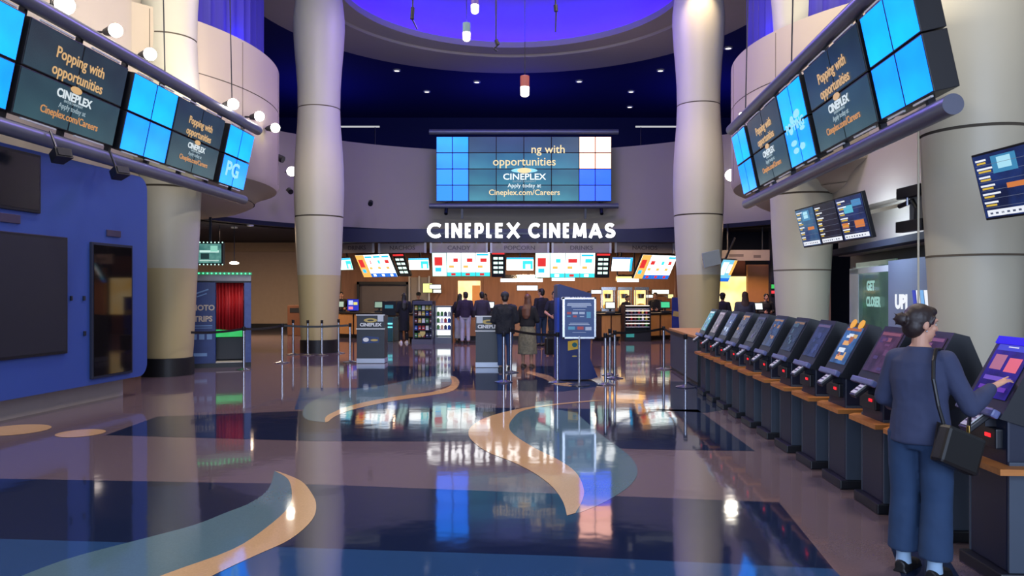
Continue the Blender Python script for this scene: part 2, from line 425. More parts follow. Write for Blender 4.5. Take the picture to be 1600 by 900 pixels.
# soffit under the balcony, its floor
so = MB().m(NAVYDARK)
so.lathe([(10.3, 4.0), (26, 4.0), (26, 4.15), (10.3, 4.15)], R(-12), R(192), 80, c=(0, 20.4, 0), closed=True)
so.lathe([(.01, 3.98), (4.5, 3.98)], 0, 2 * PI, 48, c=(-11, 18.7, 0)); so.lathe([(.01, 3.98), (4.5, 3.98)], 0, 2 * PI, 48, c=(10.55, 18.4, 0))
struct(so.build('ceiling_soffit'))

# ---- hourglass columns
PROF = [(.50, .36), (.52, .6), (.56, 1.4), (.60, 2.19)], [(.60, 2.19), (.645, 3.0), (.675, 3.82)], [(.677, 3.86), (.695, 4.4), (.70, 4.7), (.685, 5.3), (.655, 5.8), (.605, 6.45), (.590, 6.9)], [(.590, 6.93), (.60, 7.5), (.64, 8.1), (.685, 8.6), (.72, 9.2), (.715, 9.5), (.66, 10.0), (.58, 10.6), (.54, 11.0)]
def column(x, y, k=1.0, tan=True):
    c = MB()
    for i, pr in enumerate(PROF):
        c.m(COLTAN if (i == 0 and tan) else COLM).lathe([(r * k, z) for r, z in pr], n=48)
    c.m(JOINT).lathe([(.66 * k, 3.80), (.66 * k, 3.88)], n=48).lathe([(.58 * k, 6.88), (.58 * k, 6.95)], n=48)
    if not tan: c.lathe([(.593 * k, 2.17), (.604 * k, 2.175), (.604 * k, 2.2), (.593 * k, 2.205)], n=48)
    o = struct(c.build('column', smooth=True, loc=(x, y, 0)))
    b = MB().m(BLACKB).lathe([(.01, 0), (.53 * k, 0), (.53 * k, .36), (.49 * k, .37), (.01, .37)], n=48).build('column_base', parent=o, smooth=True)
    return o
column(-7.12, 15.9, .95); column(-5.5, 21.9); column(5.22, 21.5); column(6.42, 17.0, 1.0, False); column(6.28, 10.4, 1.0, False)
tag(MB().m(COLM).cyl((0, 0, 0), (0, 0, 4.2), .014, n=10).build('conduit_pipe', loc=(5.62, 10.62, 0)), 'thin pale pipe running up beside the big column near the screen mount', 'pipe')

# ---- right side wall between the columns: lintel, dark recess
d = Vector((.14, 1, 0)).normalized(); rz = math.atan2(d.y, d.x) - PI / 2
slab('wall_right_lintel', (7.35, 14.4, 3.6), (.3, 7.6, 2.1), BEIGE, rz)
slab('wall_right_recess', (7.75, 14.6, 1.35), (.3, 7.8, 2.7), pm('recess_navy', (20, 28, 46), .6), rz)
slab('wall_right_pier', (7.3, 10.0, 1.8), (.5, 2.5, 3.6), BEIGE)
slab('trim_3', (7.15, 14.4, 2.62), (.5, 7.6, .12), NAVYDARK, rz)

# ---- concession canopy and back wall
cn = MB().m(pm('canopy_navy', (22, 30, 62), .6)); cn.box((0, 29.8, 3.68), (14.6, 6.2, .46)); struct(cn.build('canopy_fascia'))
slab('wall_concession', (1.4, 33.0, 1.9), (17.4, .25, 3.8), BROWNWALL)
slab('wall_concession_side', (11.6, 30.5, 1.9), (.25, 4.5, 3.8), TANWALL)
slab('wall_side_back', (11.95, 29.3, 2.0), (10.9, .2, 4.0), NAVYDARK)
# ================================================================ VIDEO WALLS
CY_A = em((0, 122, 255), 2.4, (0, 142, 255), 1.2); CY_B = em((0, 108, 255), 2.4, (0, 132, 255), 1.2)
P_TOP = em((22, 40, 58), .9, (42, 68, 82), .9); P_BOT = em((34, 62, 78), .9, (52, 88, 100), .9)
T_TAN = em((214, 172, 118), 1.0); T_WHT = em((214, 226, 232), 1.0); T_TANB = em((255, 226, 170), 1.1); T_WHTB = em((240, 252, 255), 1.2); T_ORG = em((200, 140, 84), 1.0); T_GREY = em((150, 170, 180), 1.0)
def monitor(parent, x, z, w, h, depth, mat, name='monitor'):
    b = MB().m(BLKPLAST).box((x, depth / 2, z), (w - .006, depth, h - .006), bev=.008).build(name, parent=parent)
    screen('screen', w - .035, h - .035, mat, (), b, loc=(x, -.004, z))
    return b
def ad_text(root, cx, k, full=True, bright=False, y=-.012):
    A, B_, C_ = (T_TANB, T_WHTB, T_TANB) if bright else (T_TAN, T_WHT, T_ORG)
    text('lettering', 'Popping with' if full else 'ng with', .215 * k, A, root, (cx + (.0 if full else .44 * k), y, .36 * k), bold=.003)
    text('lettering', 'opportunities', .215 * k, A, root, (cx, y, .13 * k), bold=.003)
    e = MB().m(A); e.prism(ell_pts(cx, -.03 * k, .13 * k, .05 * k, y), (0, -.003, 0))
    e.build('emblem', parent=root)
    text('lettering', 'CINEPLEX', .16 * k, B_, root, (cx, y, -.15 * k), bold=.005, xs=1.12)
    text('lettering', 'ENTERTAINMENT', .05 * k, T_GREY, root, (cx, y, -.235 * k), xs=1.1)
    text('lettering', 'Apply today at', .105 * k, T_GREY if not bright else B_, root, (cx, y, -.31 * k))
    text('lettering', 'Cineplex.com/Careers', .145 * k, C_, root, (cx, y, -.44 * k), bold=.002)
def rails(root, x0, x1, zt, zb, r):
    for z in (zt, zb):
        m_ = MB().m(RAIL).cyl((x0, .06, z), (x1, .06, z), r, n=24)
        m_.m(STEEL if z == zb else RAIL); 
        m_.build('rail', parent=root, smooth=True)
    nb = int((x1 - x0) / 1.15)
    bm_ = [x0 + (x1 - x0) * (i + .5) / nb for i in range(nb)]
    for x in bm_:
        MB().m(DARKSTEEL).box((x, .16, (zt + zb) / 2), (.06, .08, zt - zb)).build('bracket', parent=root)
def video_wall(label, loc, rot, groups, x0, x1, tail=None):
    root = thing('video_wall', label, 'video wall', loc, rot, None)
    for kind, a, b in groups:
        dep = .26 if kind == 'B' else .2
        w = (b - a) / 2
        for i in (0, 1):
            for j in (0, 1):
                mat = (CY_A if j else CY_B) if kind == 'B' else (P_TOP if j else P_BOT)
                t = monitor(root, a + w * (i + .5), .31 * (1 if j else -1), w, .61, dep, mat)
                MB().m(WHITEP).box((a + w * (i + .5), .03, .31 * (1 if j else -1) + (.33 if j else -.325)), (w * .62, .03, .022)).build('light_gap_bar', parent=t)  # white bar drawing the lamplight that shows through at the tile edges
        if kind == 'P': ad_text(root, (a + b) / 2, min(1.0, (b - a) / 2.2) * .98)
    rails(root, x0, x1, .79, -.80, .105)
    return root
th = math.atan2(1, .0427)
vl = video_wall('long video wall of blue and dark screens above the royal blue panelled wall', (-6.012, 12.5, 4.55), (R(12), 0, th),
    [('B', -4.4, -3.0), ('P', -2.9, -.65), ('B', -.47, .97), ('P', 1.0, 2.95), ('B', 3.2, 4.5)], -4.6, 4.75)
th2 = math.atan2(-1, -.068)
vr = video_wall('long video wall of blue and dark screens above the row of ticket kiosks', (4.428, 12.0, 4.33), (R(12), 0, th2),
    [('B', -4.0, -2.9), ('P', -2.67, -.65), ('B', -.6, .6), ('P', .8, 2.85), ('B', 2.95, 4.24)], -4.15, 4.42)
# white lettering drifting over the blue end screens
CLOUD = em((150, 222, 255), 1.05)
text('lettering', 'PG', .42, CLOUD, vl, (3.72, -.012, -.28), bold=.012, xs=1.3)
def cloud(root, cx, cz, w, h, seed):
    rnd = random.Random(seed); m_ = MB().m(CLOUD)
    for i in range(9):
        x = cx + rnd.uniform(-.5, .5) * w; z = cz + rnd.uniform(-.5, .5) * h
        m_.prism(ell_pts(x, z, rnd.uniform(.06, .17) * w, rnd.uniform(.03, .09) * h + .01, -.011 - .0004 * i, 14), (0, -.0003, 0))
    m_.build('cloud_picture', parent=root)
cloud(vr, 0.0, -.1, .9, .62, 3)
text('lettering', 'POPPING', .2, CLOUD, vr, (0.0, -.017, -.02), bold=.006, xs=1.1)
# thin cables up to the ceiling
for vw, xs_ in ((vl, (-2.5, 0.5, 3.3)), (vr, (-2.8, 0.2))):
    for x in xs_:
        MB().m(DARKSTEEL).cyl((x, .06, .85), (x, .06 + 6.0 * math.tan(R(12)), 6.3), .012, n=6).build('cable', parent=vw)

# centre video wall: 2+4+2 columns of four
D0 = 29.2; cx0 = (818.5 - 800) / FPX * D0; cz0 = CAMZ - (264 - HZ) / FPX * D0
vc = thing('video_wall', 'wide video wall with blue and white end tiles above the white illuminated cinema name', 'video wall', (cx0, D0, cz0), (0, 0, 0))
CB = [em((14, 128, 255), 2.4, (12, 114, 255), 1), em((20, 120, 255), 2.4, (18, 108, 255), 1), em((28, 114, 255), 2.4), em((26, 106, 255), 2.4)]
RB = [em((255, 190, 170), 3.2), em((255, 184, 162), 3.0), em((36, 86, 255), 2.4, (30, 80, 255), 1), em((42, 84, 255), 2.4)]
PC = [em((34, 66, 104), 1.0, (44, 84, 126), .6), em((36, 96, 140), 1.0, (60, 138, 172), .6), em((34, 92, 130), 1.0, (52, 132, 160), .6), em((44, 96, 128), 1.0, (72, 150, 172), .6)]
tw, th_ = .615, .615
for j in range(4):
    z = (1.5 - j) * th_
    for i in range(2):
        monitor(vc, -3.33 + tw * (i + .5), z, tw, th_, .2, CB[j]); monitor(vc, 3.33 - tw * (i + .5), z, tw, th_, .2, RB[j])
    for i in range(4): monitor(vc, -2.1 + 1.05 * (i + .5), z, 1.05, th_, .2, PC[j])
GLOW = em((150, 226, 255), 1.1); 
g = MB().m(GLOW); g.prism(ell_pts(0.02, -.06, .5, .09, -.010), (0, -.001, 0)); g.build('glow_picture', parent=vc)
ad_text(vc, 0.02, 2.05, False, True, -.014)
for z in (1.42, -1.40):
    MB().m(RAIL).cyl((-3.6, .05, z), (3.6, .05, z), .1, n=20).build('rail', parent=vc, smooth=True)
for x in (-2.35, 2.35): MB().m(DARKSTEEL).box((x, .1, -1.66), (.08, .08, .45)).build('bracket', parent=vc)
for x in (-3, -1, 1, 3): MB().m(DARKSTEEL).box((x, .55, -1.2), (.08, .9, .08)).build('bracket', parent=vc)
for x in (-2.95, 2.95):
    o = MB().m(BLKPLAST).cyl((x, .05, -1.5), (x, -.12, -1.72), .07, n=12).ball((x, .05, -1.5), .05).build('camera_head', parent=vc)

# cinema name
sg = thing('illuminated_sign', 'white illuminated letters of the cinema name standing on the dark canopy fascia', 'sign', ((814.5 - 800) / FPX * 26.5, 26.5, CAMZ + 96.5 / FPX * 26.5))
LET = em((255, 255, 255), 2.6)
def arc(cx, cz, rx, rz, a0, a1, n=10): return [(cx + rx * math.cos(R(a0 + (a1 - a0) * i / n)), cz + rz * math.sin(R(a0 + (a1 - a0) * i / n))) for i in range(n + 1)]
STROKES = {'C': [arc(.55, .5, .5, .42, 50, 310, 16)], 'I': [[(.5, 0), (.5, 1)]], 'N': [[(.08, 0), (.08, 1)], [(.08, .95), (.92, .05)], [(.92, 0), (.92, 1)]],
    'E': [[(.1, 0), (.1, 1)], [(.1, .91), (.98, .91)], [(.1, .5), (.88, .5)], [(.1, .09), (.98, .09)]], 'P': [[(.1, 0), (.1, 1)], [(.1, .91), (.6, .91)] + arc(.6, .655, .32, .255, 80, -80, 8) + [(.6, .40), (.1, .40)]],
    'L': [[(.1, 0), (.1, 1)], [(.1, .09), (.98, .09)]], 'X': [[(.08, 0), (.92, 1)], [(.08, 1), (.92, 0)]], 'M': [[(.06, 0), (.14, 1)], [(.14, .95), (.5, .12)], [(.5, .12), (.86, .95)], [(.86, 1), (.94, 0)]],
    'A': [[(.04, 0), (.5, .95)], [(.5, .95), (.96, 0)], [(.22, .30), (.78, .30)]], 'S': [arc(.5, .71, .36, .20, 35, 270, 10) + arc(.5, .29, .40, .20, 90, -145, 10)]}
u = 26.5 / FPX; LH = 22.5 * u; TH = .125
for ch, a, b in (('C', 30, 148), ('I', 156, 190), ('N', 202, 284), ('E', 296, 352), ('P', 364, 436), ('L', 446, 498), ('E', 508, 576), ('X', 582, 696), ('C', 740, 838), ('I', 844, 876), ('N', 886, 972), ('E', 984, 1040), ('M', 1050, 1158), ('A', 1162, 1268), ('S', 1272, 1360)):
    x0 = (660 + a / 4.5 - 814.5) * u; w = (b - a) / 4.5 * u
    m_ = MB().m(LET)
    for st in STROKES[ch]:
        P = [Vector((x0 + TH * .45 + (w - TH * .9) * (.5 if ch == 'I' else px_), -.05, (pz - .5) * LH)) for px_, pz in st]
        for p, q in zip(P, P[1:]):
            dd = (q - p).normalized(); nn = Vector((-dd.z, 0, dd.x)) * TH * .42; e_ = dd * (.02 if len(P) > 3 else 0)
            m_.prism([p - nn - e_, q - nn + e_, q + nn + e_, p + nn - e_], (0, -.10, 0))
    m_.build('letter', parent=sg)
MB().m(DARKSTEEL).box((0, .02, -.1), (6.4, .05, .06)).build('mounting_rail', parent=sg)
for x in (-2.8, 0, 2.8): MB().m(DARKSTEEL).box((x, .13, -.1), (.06, .18, .06)).build('stand_off', parent=sg)

# ================================================================ LEFT: BLUE PANELLED WALL
BD = math.atan2(1, .125)                                    # local x runs away from the viewer along the wall
bp0 = Vector((-6.2 + .125 * (11.0 - 12.5), 11.0, 0))
bw = thing('panelled_wall', 'royal blue rounded wall panel with dark displays on a recessed pale plinth', 'display wall', bp0, (0, 0, BD))
def rrect(x0, x1, z0, z1, r, n=8):
    pts = []
    for cx, cz, a in ((x1 - r, z0 + r, -PI / 2), (x1 - r, z1 - r, 0), (x0 + r, z1 - r, PI / 2), (x0 + r, z0 + r, PI)):
        for i in range(n + 1): pts.append((cx + r * math.cos(a + PI / 2 * i / n), 0, cz + r * math.sin(a + PI / 2 * i / n)))
    return pts
MB().m(BLUE).prism(rrect(-9, 1.95, .31, 3.62, .22), (0, .5, 0)).build('blue_panel', parent=bw)
MB().m(pm('plinth_stone', (150, 140, 138), .35, var=.06)).box((-3.6, .42, .155), (10.6, .3, .31)).build('plinth', parent=bw)
def bwx(px):                                                # where the sight line meets the wall face
    D = 4.0
    for _ in range(60):
        X = (px - 800) / FPX * D; D = 12.5 + (X + 6.2) / .125 if False else D
        t = (px - 800) / FPX
        D = (-6.2 - .125 * 12.5) / (t - .125)
        break
    return (Vector((t * D, D, 0)) - bp0).dot(Vector((math.cos(BD), math.sin(BD), 0))), D
def bpanel(px0, px1, y0, y1, mat, name, fr, parent=bw, inset=.0):
    a, Da = bwx(px0); b, Db = bwx(px1)
    z1 = CAMZ - (y0 - HZ) / FPX * Db; z0 = CAMZ - (y1 - HZ) / FPX * Db
    f = MB().m(fr); w = b - a; h = z1 - z0
    f.box(((a + b) / 2, -.015, (z0 + z1) / 2), (w, .05, h), bev=.01)
    o = f.build(name, parent=parent)
    screen('screen_face', w - .08, h - .08, mat, (), o, loc=((a + b) / 2, -.047, (z0 + z1) / 2))
    return (a + b) / 2, (z0 + z1) / 2, w, h
DARKSCR = pm('switched_off_screen', (14, 17, 26), .18, spec=.6)
MIRR = pm('dark_mirror_glass', (70, 66, 70), .04, metal=.9, var=.02)
bpanel(-60, 60, 243, 334, DARKSCR, 'display', BLKPLAST)
bpanel(-110, 102, 371, 552, pm('matt_display', (22, 25, 38), .5), 'display', BLKPLAST)
bpanel(140, 204, 384, 582, MIRR, 'mirror_door', NAVYDARK)
for a_ in ((-4, 30, 334, 348), (166, 187, 360, 370)):
    x, Dx = bwx((a_[0] + a_[1]) / 2); z = CAMZ - ((a_[2] + a_[3]) / 2 - HZ) / FPX * Dx
    x0_, _ = bwx(a_[0]); x1_, _ = bwx(a_[1])
    MB().m(pm('small_plaque', (52, 44, 70), .5)).box((x, -.012, z), (x1_ - x0_, .025, (a_[3] - a_[2]) / FPX * Dx), bev=.005).build('plaque', parent=bw)
for px, py in ((110, 466), (130, 466), (131, 521)):
    x, Dx = bwx(px); MB().m(DARKSTEEL).box((x, -.015, CAMZ - (py - HZ) / FPX * Dx), (.03, .03, .07), bev=.006).build('latch', parent=bw)
# speakers slung under the lower rail
def small_speaker(loc, rot, label, k=1.0):
    t = thing('small_speaker', label, 'speaker', loc, rot)
    MB().m(BLKPLAST).prism([(-.11 * k, -.10 * k, -.07 * k), (.11 * k, -.10 * k, -.07 * k), (.08 * k, .1 * k, -.06 * k), (-.08 * k, .1 * k, -.06 * k)], (0, 0, .14 * k)).build('cabinet', parent=t)
    MB().m(DARKSTEEL).box((0, -.106 * k, 0), (.17 * k, .012, .1 * k)).build('grille', parent=t)
    MB().m(DARKSTEEL).cyl((0, .02, .06 * k), (0, .06, .42 * k), .018 * k, n=8).build('bracket', parent=t)
small_speaker(at(94, 244, 10.2), (R(-25), 0, R(60)), 'black speaker under the long rail above the larger switched-off display', 1.0)
small_speaker(at(186, 271, 11.6), (R(-25), 0, R(60)), 'black speaker under the long rail above the tall mirrored door', 1.0)

# ---- globe flood lamps
GL = em((255, 246, 226), 26.0)
def flood(loc, d, label, r=.13, group=None):
    t = thing('flood_lamp', label, 'lamp', loc, (0, 0, math.atan2(d[1], d[0]) + PI / 2))
    MB().m(GL).ball((0, -.04, 0), r, 18).build('globe', parent=t, smooth=True)
    MB().m(DARKSTEEL).cyl((0, .02, 0), (0, .20, 0), r * .9, r * .5, n=18).build('housing', parent=t, smooth=True)
    MB().m(DARKSTEEL).cyl((0, .18, 0), (0, .55, .05), .02, n=8).build('arm', parent=t)
for (px, py, D), lb in (((98, 8, 11.3), 'globe flood lamp above the video wall, first of six from the entrance'), ((178, 48, 12.7), 'globe flood lamp above the video wall, second of six from the entrance'),
        ((232, 85, 13.9), 'globe flood lamp above the video wall, third of six from the entrance'), ((362, 163, 15.6), 'globe flood lamp above the far blue screen, fourth of six from the entrance'),
        ((403, 182, 17.3), 'globe flood lamp beyond the video wall end, fifth of six from the entrance'), ((428, 200, 18.3), 'globe flood lamp on the curved wing, last of six from the entrance')):
    flood(at(px, py, D), (1, -.4), lb, .11 if D > 12 else .14)
flood(at(455, 268, 26.3), (.6, -.8), 'globe flood lamp on the curved back wall behind the column near the photo booth', .16)
flood(at(1143, 274, 26.6), (-.6, -.8), 'globe flood lamp on the curved back wall near the column by the kiosks', .2)
flood(at(1162, 181, 17.6), (-.8, -.4), 'small globe lamp at the end of the upper rail over the kiosks', .08)
def seccam(loc, d, label):
    t = thing('security_camera', label, 'camera', loc, (0, 0, math.atan2(d[1], d[0]) + PI / 2))
    MB().m(BLKPLAST).cyl((0, .1, .06), (0, -.1, -.03), .09, n=14).build('camera_body', parent=t, smooth=True)
    MB().m(DARKSTEEL).cyl((0, .1, .05), (0, .4, .09), .03, n=8).build('arm', parent=t)
seccam(at(579, 318, 28.2), (.1, -1), 'small black camera on the curved wall beside the column nearest the video wall')
seccam(at(453, 299, 26.3), (.5, -.8), 'small black camera under the globe lamp behind the column')
seccam(at(437, 248, 19.9), (1, -.2), 'small black camera on the curved wing edge')

# ---- pendants and hanging cables
def pendant(px, py, D, sleeve, label, k=1.0):
    p = at(px, py, D); t = thing('pendant_lamp', label, 'pendant lamp', p)
    MB().m(em((255, 240, 220), 6.0)).lathe([(.01, -.17 * k), (.05 * k, -.165 * k), (.075 * k, -.14 * k), (.078 * k, 0)], n=20).build('lamp_glass', parent=t, smooth=True)
    MB().m(sleeve).lathe([(.08 * k, 0), (.08 * k, .19 * k), (.05 * k, .2 * k), (.01, .2 * k)], n=20).build('lamp_sleeve', parent=t, smooth=True)
    MB().m(DARKSTEEL).cyl((0, 0, .19 * k), (0, 0, max(.5, 11.0 - p.z) if D > 20 else 11 - p.z), .008, n=6).build('cord', parent=t)
pendant(729, 51, 15.5, pm('pendant_grey_sleeve', (120, 150, 160), .5), 'cylinder pendant lamp with a grey green sleeve, lower of the two hanging together')
pendant(742, 8, 15.5, pm('pendant_violet_sleeve', (110, 84, 170), .5), 'cylinder pendant lamp with a violet sleeve, higher of the two hanging together')
pendant(820, 136, 15.5, pm('pendant_rust_sleeve', (178, 92, 84), .5), 'cylinder pendant lamp with a rust red sleeve over the middle of the video wall', 1.15)
for pts, lb in (([(646, -30), (645, 12), (644, 30), (652, 46)], 'black hanging cable with a kinked end under the violet dome'), ([(775, -30), (775, 62), (778, 70), (772, 76), (777, 80)], 'black hanging cable with a knot above the dark balcony, near the pendant pair'),
        ([(868, -30), (868, 8), (869, 18), (868, 50)], 'straight black hanging cable under the violet dome, nearest the spotlit column')):
    P = [at(x, y, 17.0) for x, y in pts]; P[0].z = 11.0
    m_ = MB().m(BLACKB); m_.tube(P, .018, 8); m_.cyl(P[1], P[2], .045, n=8)
    tag(m_.build('hanging_cable'), lb, 'cable')
# recessed lights of the upper lobby ceiling and the soffit
DLM = em((235, 228, 215), 2.2)
rec = [(620, 110), (667, 143), (745, 128), (905, 127), (986, 143), (984, 167), (1032, 110), (1138, 75), (330, 337), (391, 352), (366, 355)]
nm_ = ['over the far upper lobby near the hourglass column', 'over the far upper lobby, low and near the video wall end', 'over the far upper lobby above the video wall', 'over the far upper lobby beyond the rust pendant', 'over the far upper lobby, upper of a close pair', 'over the far upper lobby, lower of a close pair', 'over the far upper lobby beside the spotlit column', 'by the curtain above the kiosks', 'in the dark soffit above the photo booth', 'in the dark soffit behind the column', 'in the dark soffit, between two others']
for (px, py), s_ in zip(rec, nm_):
    zc = 10.98 if py < 300 else 3.97
    D = (zc - CAMZ) * FPX / (HZ - py); p = at(px, py, D)
    r_ = .16 if py < 300 else .11
    t = thing('recessed_light', 'small round recessed light ' + s_, 'recessed light', (p.x, p.y, zc))
    MB().m(WHITEP).lathe([(r_ * .7, -.03), (r_, -.03), (r_, .01)], n=20).build('rim', parent=t)
    MB().m(DLM).lathe([(.005, -.02), (r_ * .7, -.02)], n=20).build('lens', parent=t)
# pale handrails on the upper balcony, their brightness put in as a glow
for x0, x1, lb in ((525, 593, 'pale balcony handrail with an added glow beside the plain hourglass column'), (993, 1075, 'pale balcony handrail with an added glow beside the spotlit column')):
    D = 32.5; a, b = at(x0, 198, D), at(x1, 198, D)
    t = thing('handrail', lb, 'handrail', ((a.x + b.x) / 2, D, 7.4))
    hh = a.z - 7.4; w = b.x - a.x
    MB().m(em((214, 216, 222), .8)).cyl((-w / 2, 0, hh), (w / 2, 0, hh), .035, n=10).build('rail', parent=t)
    for k in (-.4, .4): MB().m(DARKSTEEL).cyl((k * w, 0, -.2), (k * w, 0, hh), .025, n=8).build('post', parent=t)
slab('floor_balcony', (0, 36.0, 7.1), (34, 10, .2), NAVYDARK)
# ================================================================ TICKET KIOSKS (row of twelve)
KX0, KS, KD0, KP = 2.80, .05, 4.60, .75
ROWA = -math.atan(KS)
HEADP = [(-.05, .97), (-.02, 1.02), (.20, 1.425), (.30, 1.40), (.40, 1.16), (.40, 1.0), (.18, .90)]
scr_dir = Vector((.22, 0, .405)).normalized(); scr_tilt = math.atan2(.22, .405)
rnd = random.Random(5)
KPAL = [((58, 40, 190), (150, 60, 190), (220, 120, 120)), ((90, 60, 110), (140, 90, 130), (60, 40, 90)), ((110, 70, 110), (150, 90, 110), (80, 60, 110)), ((70, 120, 190), (190, 110, 60), (230, 190, 120)),
        ((60, 66, 120), (110, 90, 130), (30, 40, 80)), ((40, 50, 80), (150, 110, 70), (70, 90, 110)), ((50, 80, 140), (170, 120, 80), (30, 40, 80)), ((40, 44, 76), (70, 60, 110), (30, 36, 60)),
        ((60, 70, 120), (190, 130, 80), (40, 50, 90)), ((80, 110, 180), (70, 60, 130), (200, 220, 255)), ((150, 130, 160), (180, 160, 190), (120, 120, 150)), ((80, 200, 230), (220, 240, 250), (60, 120, 200))]
def kiosk(i):
    """builds kiosk number i of the row with its own picture"""
    D = KD0 + KP * i + (.10 if i == 1 else .04 if i == 0 else 0)
    lbs = ['ticket kiosk with a violet screen that the woman touches', 'ticket kiosk beside the touched one, half hidden by the woman in navy', 'ticket kiosk with a dim pink screen just behind the woman\'s back',
           'ticket kiosk with a bright picture and two orange discs along the screen top']
    k = i
    lb = lbs[i] if i < 4 else 'dark ticket kiosk, %s beyond the one with two orange discs' % ['first', 'second', 'third', 'fourth', 'fifth', 'sixth', 'seventh', 'eighth and last'][i - 4]
    t = thing('ticket_kiosk', lb, 'ticket kiosk', (KX0 + KS * (D - 5.0) + (.09 if i == 0 else 0), D, 0), (0, 0, ROWA), 'row of ticket kiosks')
    MB().m(BLKPLAST).box((.18, 0, .04), (.46, .46, .08), bev=.01).build('base_plate', parent=t)
    MB().m(NAVYPLAST).box((.17, 0, .54), (.33, .39, .92), bev=.012).build('pedestal', parent=t)
    for s in (-1, 1): MB().m(GREYLAM).box((.175, s * .205, .40), (.34, .02, .64), bev=.004).build('side_panel', parent=t)
    MB().m(WOOD).prism([(-.10, -.31, .665), (.24, -.31, .665), (.24, .29, .665), (-.02, .29, .665), (-.10, .20, .665)], (0, 0, .035)).build('shelf', parent=t)
    h = MB().m(BLKPLAST).prism([(x, -.215, z) for x, z in HEADP], (0, .43, 0)).build('head', parent=t)
    if i == 0:
        hc = Vector((.192, 0, 1.41)); q = MB().m(em((36, 20, 230), 1.0)).box((0, 0, 0), (.41, .02, .05)).build('header_light', parent=h, loc=Vector((-.02, 0, 1.02)) + scr_dir * .435 + Vector((-.006, 0, .0)), rot=(-scr_tilt, 0, -PI / 2))
    a, b, c = [em(v, .75, None) for v in KPAL[i]]
    r2 = random.Random(i * 7 + 1); rects = [(.03, .9, .97, .97, b)]
    if i == 0: rects = [(.04, .86, .96, .97, em((70, 80, 220), .8)), (.1, .5, .45, .78, em((190, 120, 150), .8)), (.55, .48, .92, .74, em((235, 110, 130), .9)), (.1, .3, .9, .38, em((120, 90, 210), .8)), (.1, .12, .9, .2, em((110, 60, 190), .8)), (.35, .92, .65, .94, em((230, 230, 250), .9))]
    else:
        for q in range(9):
            x = r2.uniform(.05, .7); z = r2.uniform(.05, .8); rects.append((x, z, x + r2.uniform(.1, .28), z + r2.uniform(.05, .16), r2.choice((b, c, c, a))))
        if i == 3: rects += [(.12 + .22 * r2.random(), .1 + .2 * q, .5 + .3 * r2.random(), .22 + .2 * q, em((225, 235, 250) if q % 2 else (236, 170, 100), .9)) for q in range(4)]
    base = em(KPAL[i][0], .6 if i != 3 else .8, tuple(int(v * .6) for v in KPAL[i][0]), 6)
    mid = Vector((-.02, 0, 1.02)) + scr_dir * .235
    nrm = Vector((-scr_dir.z, 0, scr_dir.x))
    screen('screen', .34, .36, base, rects, h, loc=mid + nrm * .008, rot=(-scr_tilt, 0, -PI / 2))
    if i == 3:
        for s in (-.09, .09):
            p = Vector((-.02, s, 1.02)) + scr_dir * .447 + nrm * .002
            MB().m(em((246, 176, 70), .9)).cyl(p, p + nrm * .012, .045, n=20).build('orange_disc', parent=h)
    MB().m(pm('kiosk_lip', (92, 100, 146), .4)).box((-.062, 0, .995), (.05, .40, .05), Euler((0, R(28), 0)), bev=.012).build('lip', parent=h)
    # sloping pin pad with a pale key face on a bracket
    pr = MB().m(BLKPLAST).box((0, 0, 0), (.20, .11, .035), Euler((0, R(-38), 0)), bev=.008)
    pad = pr.build('card_reader', parent=t, loc=(-.09, -.06, .945))
    MB().m(pm('keypad_silver', (200, 202, 204), .35)).box((0, 0, 0), (.17, .085, .008), bev=.002).build('keypad', parent=pad, loc=(-.012, 0, .017), rot=(0, R(-38), 0))
    for kk in range(4): MB().m(BLKPLAST).box((0, 0, 0), (.012, .07, .004)).build('key_row', parent=pad, loc=(-.012 + (-.05 + .032 * kk) * math.cos(R(38)), 0, .021 + (-.05 + .032 * kk) * math.sin(R(38))), rot=(0, R(-38), 0))
    MB().m(DARKSTEEL).box((-.01, -.06, .93), (.10, .05, .05)).build('reader_bracket', parent=t)
    MB().m(BLKPLAST).box((.0, 0, .84), (.07, .30, .12), bev=.01).build('ticket_slot', parent=t)
    MB().m(em((255, 30, 40), 1.6)).box((-.037, -.07, .855), (.006, .055, .022)).build('status_light', parent=t)
    return t
kios = [kiosk(i) for i in range(12)]

# service counter that closes the row, with stanchions before it
def P3(x, y, z=0): return Vector((x, y, z))
sc_a = fp(1088, 603)                                        # near outer foot
scn = thing('service_counter', 'black service counter with a tan wood top at the far end of the kiosk row', 'counter', (sc_a.x, sc_a.y, 0), (0, 0, ROWA))
MB().m(GREYLAM).box((.36, 1.55, .46), (.70, 3.1, .80), bev=.01).build('cabinet', parent=scn)
MB().m(BLACKB).box((.36, 1.55, .03), (.66, 3.06, .06)).build('plinth', parent=scn)
MB().m(TANWOOD).box((.38, 1.55, .885), (.80, 3.2, .05), bev=.008).build('countertop', parent=scn)
MB().m(BLKPLAST).box((.36, -.01, .43), (.66, .03, .74)).build('end_panel', parent=scn)

